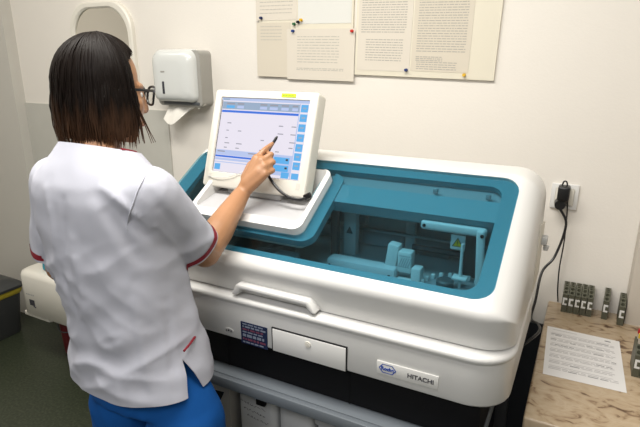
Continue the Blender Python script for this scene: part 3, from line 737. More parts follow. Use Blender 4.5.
PIN = [((261, 18), 'navy', (0.02, 0.03, 0.10), 'at the far left above the lower left sheet'), ((294, 24), 'green', (0.02, 0.13, 0.05), 'at the meeting corner of the left sheets'), ((298, 22), 'black', (0.015, 0.015, 0.02), 'beside the green pin'), ((301, 20), 'yellow', (0.70, 0.42, 0.02), 'beside the black pin'), ((293, 31), 'navy', (0.02, 0.05, 0.20), 'at the top left of the table sheet'), ((352, 31), 'red', (0.55, 0.03, 0.02), 'at the top right of the table sheet'), ((406, 70), 'navy', (0.02, 0.04, 0.16), 'between the two sheets on the large board'), ((464, 75), 'yellow', (0.72, 0.45, 0.04), 'at the lower right corner of the middle sheet')]
for (u, v), cn, cc, where in PIN:
    p = atY(u, v, BY - 0.006)
    bm = NB(); cyl(bm, (p.x, BY - 0.0028, p.z), (p.x, BY - 0.0045, p.z), 0.0056, seg=14); cyl(bm, (p.x, BY - 0.0045, p.z), (p.x, BY - 0.012, p.z), 0.0030, 0.0034, seg=14); cyl(bm, (p.x, BY - 0.012, p.z), (p.x, BY - 0.0135, p.z), 0.0050, seg=14)
    tag(obj('push_pin', bm, mat(cn + '_pin', cc, 0.35)), '%s push pin %s' % (cn, where), 'pin', 'push pins on the boards')

# ------------------------------------------------------------------ towel dispenser, mirror
DS = thing('towel_dispenser', 'white paper towel dispenser on the wall left of the monitor', 'dispenser', (-1.60, WY, 1.36))
bm = NB(); rings(bm, [[V((x, y, z)) for x, z in rrect(-1.733, 1.366, -1.486, 1.598, 0.02, 6)] for y in (WY, WY - 0.075)]); obj('back_case', bm, DISPG, DS)
bm = NB()
def dsp(d, y, zlo): return [V((x, y, z)) for x, z in rrect(-1.738 + d, 1.368 + zlo, -1.503 - d * 1.3, 1.604 - d, 0.045, 8)]
rs = [dsp(0.0, WY - 0.035, 0.0), dsp(0.0, WY - 0.060, 0.0), dsp(0.002, WY - 0.085, 0.002), dsp(0.010, WY - 0.102, 0.006), dsp(0.024, WY - 0.112, 0.018), dsp(0.05, WY - 0.115, 0.04)]
for r in rs:
    for v in r:
        k = (v.x + 1.620) / 0.117
        if v.z < 1.45: v.z += 0.022 * (1 - k * k) * max(0, (1.45 - v.z) / 0.08)
rings(bm, rs); obj('cover', bm, DISP, DS, angle=60)
bm = NB(); box(bm, (-1.668, WY - 0.1165, 1.418), (-1.656, WY - 0.113, 1.470), 0.001); obj('level_window', bm, INK, DS)
bm = NB(); box(bm, (-1.672, WY - 0.1160, 1.508), (-1.650, WY - 0.114, 1.514), 0.0); obj('maker_mark', bm, DISPG, DS, smooth=False)
bm = NB(); box(bm, (-1.70, WY - 0.08, 1.372), (-1.50, WY - 0.03, 1.384), 0.002); obj('outlet_slot', bm, DARKG, DS)
bm = NB(); n = 22; ra, rb = [], []
for k in range(n + 1):
    u = k / n; x = -1.715 + 0.20 * u
    top = V((x + 0.03, WY - 0.055, 1.374)); drop = 0.070 + 0.030 * math.sin(u * 5.5) - 0.03 * u
    ra.append(top); rb.append(V((x + 0.005 * math.sin(u * 9), WY - 0.075 - 0.018 * math.sin(u * 6), 1.374 - drop)))
V0 = [bm.verts.new(p) for p in ra]; Vm = [bm.verts.new((a + b) / 2 + V((0, 0.008 * math.sin(i * .7), 0))) for i, (a, b) in enumerate(zip(ra, rb))]; V1 = [bm.verts.new(p) for p in rb]
for k in range(n): bm.faces.new((V0[k], V0[k + 1], Vm[k + 1], Vm[k])); bm.faces.new((Vm[k], Vm[k + 1], V1[k + 1], V1[k]))
bm = eval_mesh(bm, [('SOLIDIFY', dict(thickness=0.0012))])
tag(obj('paper_towel', bm, TOWEL, angle=80), 'crumpled white paper towel hanging out of the dispenser', 'paper towel')

MR = thing('wall_mirror', 'arched wall mirror in a white frame behind the person', 'mirror', (-2.12, WY, 1.3))
def arch(d, y):
    x0, x1, zb, zt = -2.335 + d, -1.918 - d, 1.345 + d, 1.822 - d
    pts = [V((x1, y, zb)), V((x1, y, zt - 0.13))]; r = 0.13
    for k in range(1, 12):
        a = PI * 0.5 * k / 12; pts.append(V((x1 - r + r * math.cos(a), y, zt - r + r * math.sin(a) * (1 - 0.0 * k))))
    for k in range(1, 12):
        a = PI * 0.5 + PI * 0.5 * k / 12; pts.append(V((x0 + r + r * math.cos(a), y, zt - r + r * math.sin(a))))
    return pts + [V((x0, y, zt - 0.13)), V((x0, y, zb))]
bm = NB(); rings(bm, [arch(0, WY), arch(0, WY - 0.018), arch(0.006, WY - 0.024), arch(0.022, WY - 0.024), arch(0.028, WY - 0.018), arch(0.028, WY)], closed=True); obj('frame', bm, PLAST2, MR)
bm = NB(); rings(bm, [arch(0.027, WY), arch(0.027, WY - 0.012)]); obj('glass', bm, MIRR, MR, smooth=False)

# ------------------------------------------------------------------ left background: white unit, bucket, bin
WU = thing('white_floor_unit', 'low white rounded appliance on a dark pedestal left of the person', 'appliance', (-2.2, 1.62, 0))
bm = NB()
rr_loft(bm, [(-2.505, 1.46, -1.80, 1.76, 0.05, 0.288), (-2.515, 1.45, -1.79, 1.77, 0.055, 0.298), (-2.515, 1.45, -1.79, 1.77, 0.055, 0.505), (-2.508, 1.457, -1.797, 1.763, 0.05, 0.523), (-2.49, 1.475, -1.815, 1.745, 0.04, 0.532)], 8)
obj('housing', bm, PLAST2, WU, angle=50)
bm = NB(); box(bm, (-2.12, 1.60, 0), (-1.85, 1.775, 0.29), 0.004); obj('pedestal', bm, DARKG, WU)
bm = NB(); box(bm, (-2.53, 1.47, 0.264), (-2.33, 1.75, 0.289), 0.004); obj('foot', bm, PLAST2, WU)
bm = NB(); quad(bm, V((-2.435, 1.4495, 0.352)), UX, UZ, 0, 0, 0.04, 0.032, 0.0006, NF, 0, 0.0006); tube(bm, [V((-2.405, 1.448, 0.352)), V((-2.39, 1.448, 0.345))], 0.003, 5); obj('symbol_mark', bm, INK, WU, smooth=False)
bm = NB()
for k in range(5): quad(bm, V((-2.453 + k * 0.013, 1.4495, 0.408)), UX, UZ, 0, 0, 0.009, 0.007, 0.0004, NF)
obj('unit_lettering', bm, PLASTG, WU, smooth=False)
bm = NB(); vs = box(bm, (-2.37, 1.50, 0.532), (-2.16, 1.62, 0.620), 0.012, 3)
bm = eval_mesh(bm, [('SUBSURF', dict(levels=1))])
for v in bm.verts: v.co += V((0.008, 0.006, 0.006 if v.co.z > 0.55 else 0)) * noise.noise(v.co * 22)
for v in bm.verts: v.co.z = max(v.co.z, 0.5322)
tag(obj('teal_box', bm, TEAL), 'teal packet lying on top of the white appliance', 'packet')
RB = thing('red_bucket', 'dark red bucket on the floor under the white appliance', 'bucket', (-2.385, 1.66, 0))
rbx = V((-2.385, 1.66, 0))
bm = NB(); lathe(bm, rbx, [(0.075, 0), (0.08, 0.004), (0.09, 0.20), (0.095, 0.205), (0.095, 0.215), (0.088, 0.215), (0.073, 0.01)]); obj('pail', bm, RED, RB)
bm = NB(); tube(bm, spline([rbx + V((-0.094, 0, 0.205)), rbx + V((-0.069, -0.069, 0.165)), rbx + V((0, -0.097, 0.15)), rbx + V((0.069, -0.069, 0.165)), rbx + V((0.094, 0, 0.205))], 6), 0.003, 6); obj('bail_handle', bm, DARKG, RB)
BN = thing('waste_bin', 'dark grey waste bin with yellow liner at the left edge', 'bin', (-2.85, 1.52, 0))
bm = NB(); rr_loft(bm, [(-2.975, 1.385, -2.70, 1.63, 0.03, 0), (-2.98, 1.38, -2.695, 1.635, 0.03, 0.01), (-3.0, 1.36, -2.672, 1.66, 0.035, 0.300)]); obj('bin_body', bm, BINM, BN)
bm = NB(); rr_loft(bm, [(-3.002, 1.358, -2.670, 1.662, 0.035, 0.280), (-3.008, 1.352, -2.662, 1.668, 0.035, 0.300), (-3.006, 1.354, -2.664, 1.666, 0.035, 0.327)])
for v in bm.verts: v.co.z += 0.012 * noise.noise(V((v.co.x * 14, v.co.y * 14, 0)))
obj('bin_liner', bm, BAG, BN)
bm = NB(); rr_loft(bm, [(-3.012, 1.348, -2.656, 1.672, 0.035, 0.323), (-3.014, 1.346, -2.654, 1.674, 0.035, 0.340), (-3.0, 1.36, -2.668, 1.66, 0.03, 0.357), (-2.96, 1.40, -2.70, 1.62, 0.025, 0.382), (-2.92, 1.44, -2.74, 1.58, 0.02, 0.387)]); obj('bin_lid', bm, BINM, BN)

for o in BN.children: pass
BN.location.x -= 0.165; BN.scale = (1, 1, 0.90)

# ------------------------------------------------------------------ person
PX = thing('person', 'person in white scrub tunic and blue trousers with dark bob and glasses touching the screen', 'person', (-0.92, 0.78, 0))
HF = V((0.30, 0.95, 0)).normalized(); HR = V((HF.y, -HF.x, 0)); UPV = V((0, 0, 1))
pit = math.radians(-10)
HFt = (HF * math.cos(pit) + UPV * math.sin(pit)).normalized(); HUt = (UPV * math.cos(pit) - HF * math.sin(pit)).normalized()
HC = atD(100.5, 87, 1.25)           # centre of the head
def hd(r, f, u): return HC + HR * r + HFt * f + HUt * u
HM = Matrix((HR, HFt, HUt)).transposed()
SHR, SHL = V((-0.778, 0.752, 1.292)), V((-1.085, 0.752, 1.290))
ELR = atD(205, 252, 1.315); WR = atY(241.5, 194, 1.125)
ELL, WL = V((-1.137, 0.772, 1.060)), V((-1.020, 0.885, 0.965))
def build_body():
    bm = NB()
    # head, face and neck
    ellipsoid(bm, hd(0, 0.002, 0.018), (0.068, 0.076, 0.082), HM)
    ellipsoid(bm, hd(0, 0.030, -0.035), (0.060, 0.068, 0.082), HM)
    capsule(bm, hd(-0.010, 0.068, -0.098), 0.018, hd(0.010, 0.068, -0.098), 0.018)          # chin
    capsule(bm, hd(0, 0.090, 0.000), 0.009, hd(0, 0.104, -0.036), 0.011)                  # nose
    for s in (-1, 1):
        capsule(bm, hd(s * 0.012, 0.084, 0.013), 0.0085, hd(s * 0.042, 0.064, 0.011), 0.008)  # brow
        ellipsoid(bm, hd(s * 0.036, 0.060, -0.034), (0.024, 0.022, 0.026), HM, 14)           # cheek
        ellipsoid(bm, hd(s * 0.080, -0.004, -0.015), (0.008, 0.018, 0.030), HM, 12)          # ear
        ellipsoid(bm, hd(s * 0.009, 0.098, -0.040), (0.008, 0.008, 0.006), HM, 10)           # nostril wing
        ellipsoid(bm, hd(s * 0.029, 0.066, -0.006), (0.014, 0.012, 0.011), HM, 12)           # eyelid
    capsule(bm, hd(-0.016, 0.092, -0.066), 0.006, hd(0.016, 0.092, -0.066), 0.006)          # upper lip
    capsule(bm, hd(-0.013, 0.090, -0.077), 0.0065, hd(0.013, 0.090, -0.077), 0.0065)
    capsule(bm, hd(0, -0.01, -0.06), 0.050, V((-0.932, 0.755, 1.36)), 0.050)
    # trunk
    capsule(bm, (-1.03, 0.755, 1.28), 0.050, (-0.83, 0.755, 1.28), 0.050)
    capsule(bm, (-0.93, 0.752, 1.33), 0.055, (-0.93, 0.76, 1.10), 0.095)
    capsule(bm, (-0.99, 0.76, 1.22), 0.085, (-0.962, 0.77, 1.00), 0.066)
    capsule(bm, (-0.87, 0.76, 1.22), 0.085, (-0.868, 0.77, 1.00), 0.066)
    capsule(bm, (-0.95, 0.775, 0.90), 0.070, (-0.845, 0.775, 0.90), 0.070)
    # legs and feet
    for s in (-1, 1):
        hx = -0.877 + s * 0.092
        capsule(bm, (hx - s * 0.012, 0.785, 0.84), 0.062, (hx + s * 0.01, 0.785, 0.47), 0.055)
        capsule(bm, (hx + s * 0.01, 0.785, 0.47), 0.054, (hx + s * 0.015, 0.760, 0.09), 0.038)
        capsule(bm, (hx + s * 0.015, 0.745, 0.045), 0.036, (hx + s * 0.025, 0.90, 0.034), 0.030)
    # arms
    capsule(bm, SHR, 0.042, ELR, 0.039); capsule(bm, ELR, 0.0385, ELR.lerp(WR, 0.35), 0.0395); capsule(bm, ELR.lerp(WR, 0.35), 0.0395, WR, 0.0235)
    capsule(bm, SHL, 0.042, ELL, 0.038); capsule(bm, ELL, 0.037, WL, 0.024)
    # right hand: palm, four curled fingers, thumb; index and thumb hold the stylus
    mcp = [atY(256.5, 158.5, 1.172), atY(261.5, 161, 1.166), atY(264.5, 166.5, 1.160), atY(265, 174, 1.152)]
    for p, r in zip(mcp, (0.0135, 0.0135, 0.013, 0.012)): capsule(bm, WR, 0.019, p, r, 12)
    capsule(bm, mcp[0], 0.012, mcp[3], 0.0115, 12)
    capsule(bm, WR.lerp(mcp[1], 0.3), 0.02, WR.lerp(mcp[2], 0.8), 0.018, 12)
    fing = [[(264.5, 150, 1.196), (269.0, 146.5, 1.214), (272.3, 143.8, 1.226)],
            [(271.0, 154.5, 1.190), (270.0, 155.5, 1.212), (264.5, 158, 1.222)],
            [(273.0, 162, 1.184), (271.0, 164, 1.206), (265, 166, 1.212)],
            [(272.8, 170.5, 1.175), (270.5, 172.5, 1.194), (265, 173.5, 1.200)]]
    rad = [(0.0095, 0.0085, 0.0078, 0.0068), (0.0098, 0.0092, 0.0082, 0.0072), (0.0095, 0.0088, 0.0078, 0.0070), (0.0088, 0.0080, 0.0070, 0.0062)]
    for m_, fs, rr in zip(mcp, fing, rad):
        P = [m_] + [atY(*q) for q in fs]
        for i in range(3): capsule(bm, P[i], rr[i], P[i + 1], rr[i + 1], 12)
    T = [atY(246, 178, 1.150), atY(251, 165, 1.190), atY(261, 154.5, 1.216), atY(269, 149, 1.226)]
    for i, (a, b) in enumerate(((0.016, 0.0125), (0.0115, 0.0098), (0.0095, 0.0078))): capsule(bm, T[i], a, T[i + 1], b, 12)
    # left hand, loosely curled at the machine edge
    dl = (WL - ELL).normalized(); up = V((0, 0, 1)); sd = dl.cross(up).normalized()
    for i, (o, L) in enumerate(((-0.026, 0.85), (-0.009, 1.0), (0.009, 0.95), (0.026, 0.78))):
        k = WL + dl * 0.045 + sd * o * 0.8 - up * 0.01 * i * 0.2 - dl * 0.0
        a = k + (dl * 0.5 - up * 0.8).normalized() * 0.038 * L; b = a + (-up).normalized() * 0.025 * L; c = b + (-up - dl * 0.5).normalized() * 0.02 * L
        capsule(bm, WL, 0.018, k, 0.0125, 10); capsule(bm, k, 0.0095, a, 0.0085, 10); capsule(bm, a, 0.0085, b, 0.0078, 10); capsule(bm, b, 0.0078, c, 0.0065, 10)
    t0 = WL + dl * 0.02 + sd * -0.03 - up * 0.005; t1 = t0 + dl * 0.03 - up * 0.025 - sd * 0.01; capsule(bm, WL, 0.016, t0, 0.012, 10); capsule(bm, t0, 0.0115, t1, 0.0095, 10); capsule(bm, t1, 0.0095, t1 + dl * 0.01 - up * 0.026, 0.0075, 10)
    bm = eval_mesh(bm, [('REMESH', dict(mode='VOXEL', voxel_size=0.0038)), ('SMOOTH', dict(factor=0.5, iterations=4))])
    return bm
bd_ = obj('body', build_body(), SKIN, PX, angle=180)

# eyes as part of the face
for s in (-1, 1):
    bm = NB(); ellipsoid(bm, hd(s * 0.030, 0.0715, -0.006), (0.0110, 0.0105, 0.0095), HM, 14); eb = obj('eyeball', bm, EYEW, PX)
    bm = NB(); ellipsoid(bm, hd(s * 0.030, 0.0810, -0.007), (0.0052, 0.0032, 0.0052), HM, 12); obj('iris', bm, EYEB, eb)
bm = NB(); tube(bm, [hd(x, 0.1005 - abs(x) * 0.30, -0.0712 + 0.002 * math.cos(x * 200)) for x in [k * 0.004 - 0.018 for k in range(10)]], [0.001, .003, .004, .0045, .005, .005, .0045, .004, .003, .001], 8); obj('lips', bm, LIP, PX)

# clothing: tunic
SLC = atD(193.5, 244, 1.268)
AXR = (SLC - SHR).normalized()
AXL = (ELL - SHL).normalized(); SLL = SHL + AXL * 0.185
def ell(z, cx, cy, a, b, n=40, p=2.3):
    out = []
    for k in range(n):
        t = 2 * PI * k / n; c, s = math.cos(t), math.sin(t)
        out.append(V((cx + a * math.copysign(abs(c) ** (2 / p), c), cy + b * math.copysign(abs(s) ** (2 / p), s), z)))
    return out
TOR = [(1.423, -.932, .758, .060, .058), (1.396, -.932, .754, .074, .066), (1.370, -.931, .750, .098, .074), (1.342, -.931, .748, .130, .086), (1.315, -.930, .747, .158, .098), (1.285, -.930, .750, .170, .107), (1.22, -.930, .756, .172, .116), (1.12, -.925, .764, .160, .115), (1.02, -.908, .772, .146, .116), (0.94, -.902, .777, .157, .122), (0.88, -.899, .780, .174, .130), (0.80, -.894, .783, .182, .134)]
FOLDS = []
def fold(p, q, w, amp): FOLDS.append((V(p), V(q), w, amp))
def P3(u, v, D): return atD(u, v, D)
# soft creases across the back: (pixel start, pixel end) on the cloth, width, height
for (u0, v0, u1, v1, w, a) in ((104, 188, 150, 226, .012, .010), (96, 196, 140, 262, .022, -.010), (112, 205, 160, 246, .016, -.006), 
                               
                               (46, 190, 58, 262, .014, .006),
                               (62, 200, 66, 280, .014, -.005), (72, 240, 90, 310, .016, .006), (60, 262, 84, 322, .012, -.006), (150, 195, 190, 246, .014, -.005), (146, 214, 182, 252, .010, .005), (135, 300, 150, 390, .015, .005), (165, 300, 176, 392, .012, -.004)):
    FOLDS.append(((u0, v0), (u1, v1), w, a * 0.66))
def px_of(c):
    d = c - V((0, 0, H)); f = -d.x * math.sin(PS) + d.y * math.cos(PS); r = d.x * math.cos(PS) + d.y * math.sin(PS)
    z = f * math.cos(TH) - d.z * math.sin(TH); y = d.z * math.cos(TH) + f * math.sin(TH)
    return 320 + F * r / z, 213.5 - F * y / z
def cut_side(bm, co, no, test):
    """bisect only the faces whose centre passes test"""
    fs = [f for f in bm.faces if test(f.calc_center_median())]
    geom = list(set(v for f in fs for v in f.verts)) + list(set(e for f in fs for e in f.edges)) + fs
    bmesh.ops.bisect_plane(bm, geom=geom, plane_co=co, plane_no=no, dist=1e-6)
def kill(bm, test):
    fs = [f for f in bm.faces if test(f.calc_center_median())]
    bmesh.ops.delete(bm, geom=fs, context='FACES')

def build_tunic():
    bm = NB(); rings(bm, [ell(*t) for t in reversed(TOR)])
    capsule(bm, SHR + V((-0.012, 0, 0.0)), 0.064, SLC + AXR * 0.05, 0.0575, 20)
    capsule(bm, SHL + V((0.012, 0, 0.0)), 0.061, SLL + AXL * 0.05, 0.064, 20)
    capsule(bm, (-0.915, 0.87, 1.17), 0.055, (-0.915, 0.90, 1.15), 0.05)
    bm = eval_mesh(bm, [('REMESH', dict(mode='VOXEL', voxel_size=0.0062)), ('SMOOTH', dict(factor=0.5, iterations=9))])
    bm.normal_update()
    # cloth folds, in the direction of the cloth's own normal
    segs = []
    for (a, b, w, amp) in FOLDS:
        pts = []
        for (u, v) in (a, b):
            best = None; d = ray(u, v).normalized(); o = V((0, 0, H))
            pts.append((u, v))
        segs.append((V(pts[0]), V(pts[1]), w * 400, amp))
    from mathutils.bvhtree import BVHTree
    tree = BVHTree.FromBMesh(bm); o = V((0, 0, H)); lines = []
    for (a, b, w, amp) in FOLDS:
        pp = []
        for t in (0, .25, .5, .75, 1):
            u = a[0] + (b[0] - a[0]) * t; v = a[1] + (b[1] - a[1]) * t
            hit = tree.ray_cast(o, ray(u, v).normalized())
            if hit[0] is not None: pp.append(hit[0])
        for i in range(len(pp) - 1):
            lines.append((pp[i], pp[i + 1], w * 0.75, amp, (i + 0.5) / max(1, len(pp) - 1)))
    disp = []
    for v in bm.verts:
        c = v.co; s = 0.0; acc = {}
        for (p, q, w, amp, t) in lines:
            d = q - p; L2 = d.length_squared
            if L2 < 1e-9: continue
            k = max(0, min(1, (c - p).dot(d) / L2)); dist = (c - (p + d * k)).length
            if dist < 2.5 * w:
                g = amp * math.exp(-(dist / w) ** 2) * (1.0 if 0.2 < t < 0.8 else 0.6); key = (w, amp)
                if abs(g) > abs(acc.get(key, 0)): acc[key] = g
        s = sum(acc.values())
        s += 0.0045 * noise.noise(V((c.x * 9 + c.z * 5, c.y * 9, c.z * 7))) + 0.002 * noise.noise(V((c.x * 24, c.y * 24, c.z * 16 + 4)))
        low = min(1, max(0, (1.22 - c.z) / 0.10)) * (1 if c.z > 0.86 else max(0.3, (c.z - 0.80) / 0.06))
        wv = 0.02 * noise.noise(c * 6)
        rg = noise.noise(V((c.x * 7 + c.z * 4 + wv * 20, c.y * 8, (c.z + wv) * 15 - c.x * 8)))
        rg2 = noise.noise(V((c.x * 5 - c.z * 6, c.y * 6 + 3, (c.z - wv) * 12 + c.x * 9 + 7)))
        s += low * (0.0125 * (0.45 - abs(rg)) + 0.0085 * (0.4 - abs(rg2)))
        edge = min(1, max(0, (1.39 - c.z) / 0.05)); disp.append(v.normal * s * edge)
    for v, d in zip(bm.verts, disp): v.co += d
    # hem, neck and cuffs are cut open
    cut_side(bm, V((-0.9, 0.78, 0.833)), V((0, 0, 1)), lambda c: c.z < 0.87); kill(bm, lambda c: c.z < 0.833)
    nn = V((0, 0.30, 1)).normalized(); nc = V((-0.932, 0.755, 1.380))
    cut_side(bm, nc, nn, lambda c: c.z > 1.335); kill(bm, lambda c: (c - nc).dot(nn) > 0 and c.z > 1.335)
    pipes = []
    for SH, C, A in ((SHR, SLC, AXR), (SHL, SLL, AXL)):
        near = lambda c, SH=SH, A=A: ((c - SH) - A * (c - SH).dot(A)).length < 0.076 and (c - SH).dot(A) > 0.09 and (abs(c.x + 0.93) > 0.17 or SH is SHR and (c - SH).dot(A) > 0.13 and c.y > 0.80)
        for off in (0.0, -0.006, -0.020): cut_side(bm, C + A * off, A, near)
        kill(bm, lambda c: near(c) and (c - C).dot(A) > 0)
        pipes.append([f for f in bm.faces if near(f.calc_center_median()) and -0.020 < (f.calc_center_median() - C).dot(A) < -0.006])
    out = []
    for fs in pipes:
        pb = NB(); vm = {}
        for f in fs:
            vs = []
            for v in f.verts:
                if v.index not in vm: vm[v.index] = pb.verts.new(v.co + v.normal * 0.0012)
                vs.append(vm[v.index])
            try: pb.faces.new(vs)
            except ValueError: pass
        out.append(pb)
    return bm, out
bm, pipes = build_tunic()
bm.verts.index_update()
# side slit at the right hip
apex = V((-0.731, 0.757, 0.918))
sl = NB(); q = [apex, apex + V((0.01, 0.040, -0.10)), apex + V((0.01, -0.018, -0.10))]
rings(sl, [[p + V((-0.05, 0, 0)) for p in q], [p + V((0.08, 0, 0)) for p in q]])
def in_wedge(c):
    if c.x < -0.80 or c.z > apex.z: return False
    t = (apex.z - c.z) / 0.10; return -0.018 * t < c.y - apex.y < 0.040 * t
for e_ in (V((0, 0.10, 0.040)), V((0, 0.10, -0.018))):
    cut_side(bm, apex, e_.normalized() if False else V((0, e_.y, e_.z)).normalized(), lambda c: c.x > -0.80 and c.z < apex.z + 0.01 and abs(c.y - apex.y) < 0.06)
kill(bm, in_wedge)
bm = eval_mesh(bm, [('SOLIDIFY', dict(thickness=0.0022, offset=-1.0))])
tu = obj('tunic', bm, SCRUB, PX, angle=60)
for pb in pipes:
    o = obj('cuff_piping', pb, PIPING, tu, angle=80); o['label'] = 'dark red piping around the sleeve cuff'

# trousers
bm = NB()
rings(bm, [ell(z, x, y, a, b, 32, 2.2) for z, x, y, a, b in ((0.77, -.885, .785, .165, .108), (0.88, -.898, .780, .138, .106), (0.96, -.905, .776, .126, .100))])
for s in (-1, 1):
    hx = -0.872 + s * 0.099
    capsule(bm, (hx - s * 0.030, 0.780, 0.87), 0.060, (hx, 0.785, 0.725), 0.094, 20); capsule(bm, (hx, 0.785, 0.725), 0.094, (hx + s * 0.01, 0.785, 0.46), 0.080, 20); capsule(bm, (hx + s * 0.01, 0.785, 0.46), 0.080, (hx + s * 0.015, 0.765, 0.10), 0.075, 20)
bm = eval_mesh(bm, [('REMESH', dict(mode='VOXEL', voxel_size=0.008)), ('SMOOTH', dict(factor=0.5, iterations=5))])
bm.normal_update()
dd = [v.normal * (0.005 * noise.noise(V((v.co.x * 16, v.co.y * 16, v.co.z * 6))) + 0.003 * noise.noise(V((v.co.x * 30 + v.co.z * 12, v.co.y * 20, v.co.z * 18)))) for v in bm.verts]
for v, d in zip(bm.verts, dd): v.co += d
cut_side(bm, V((0, 0, 0.07)), UPV, lambda c: c.z < 0.1); kill(bm, lambda c: c.z < 0.07)
obj('trousers', bm, BLUE, PX, angle=180)
for s in (-1, 1):
    bm = NB(); hx = -0.872 + s * 0.112
    capsule(bm, (hx, 0.725, 0.047), 0.044, (hx + s * 0.01, 0.90, 0.040), 0.038, 20)
    for v in bm.verts: v.co.z = max(v.co.z, 0.0)
    obj('shoe', bm, SHOE, PX)

# pocket piping on the right front
bm = NB(); tube(bm, spline([P3(184, 351, 1.205), P3(189, 345, 1.222), P3(195, 337, 1.255)], 4), 0.0028, 6); o = obj('pocket_piping', bm, PIPING, tu); o['label'] = 'dark red piping on the pocket edge'
# neckline piping
bm = NB(); nn = V((0, -0.30, 1)).normalized()
tube(bm, [V((-0.932 + 0.086 * math.cos(a), 0.755 + 0.070 * math.sin(a), 1.3805 - 0.30 * 0.070 * math.sin(a))) for a in [-0.15 + k * 0.165 for k in range(22)]], 0.0035, 6); o = obj('neck_piping', bm, PIPING, tu); o['label'] = 'dark red piping at the neckline'
# centre seam of the sleeve (armhole)
bm = NB(); pts = []
from mathutils.bvhtree import BVHTree
tt = bmesh.new(); tt.from_mesh(tu.data); bmesh.ops.translate(tt, verts=tt.verts, vec=origin_of(PX)); TT = BVHTree.FromBMesh(tt)
for u, v in ((149, 170), (143, 180), (138, 190), (134, 201), (130, 212), (127.5, 222), (127, 230)):
    h = TT.ray_cast(V((0, 0, H)), ray(u, v).normalized())
    if h[0] is not None: pts.append(h[0] - ray(u, v).normalized() * 0.0008)
if len(pts) > 2: tube(bm, spline(pts, 4), 0.0016, 6); obj('armhole_seam', bm, SCRUB, tu)
tt.free()

# glasses
bm = NB()
def lens_loop(s, k=1.0): return [hd(s * 0.033 + 0.026 * k * math.copysign(abs(math.cos(a)) ** .75, math.cos(a)), 0.106 - abs(s * 0.033 + 0.026 * math.cos(a)) ** 2 * 3.4, -0.004 + 0.0205 * k * math.copysign(abs(math.sin(a)) ** .75, math.sin(a))) for a in [2 * PI * j / 28 for j in range(28)]]
for s in (-1, 1):
    tube(bm, lens_loop(s), 0.0027, 6, closed=True)
    tube(bm, [hd(s * 0.058, 0.095, 0.006), hd(s * 0.076, 0.080, 0.006), hd(s * 0.084, 0.04, 0.003), hd(s * 0.085, 0.0, -0.002), hd(s * 0.084, -0.03, -0.022)], 0.0032, 6)
tube(bm, [hd(-0.009, 0.106, 0.003), hd(0, 0.110, 0.006), hd(0.009, 0.106, 0.003)], 0.0024, 6)
gs = obj('glasses', bm, BLACK, PX); gs['label'] = 'black framed glasses'
for s in (-1, 1):
    bm = NB(); L = lens_loop(s, 0.96); c = sum(L, V((0, 0, 0))) / len(L)
    f1 = [bm.verts.new(p) for p in L]; bm.faces.new(f1); obj('lens', bm, LENS, gs, smooth=False)

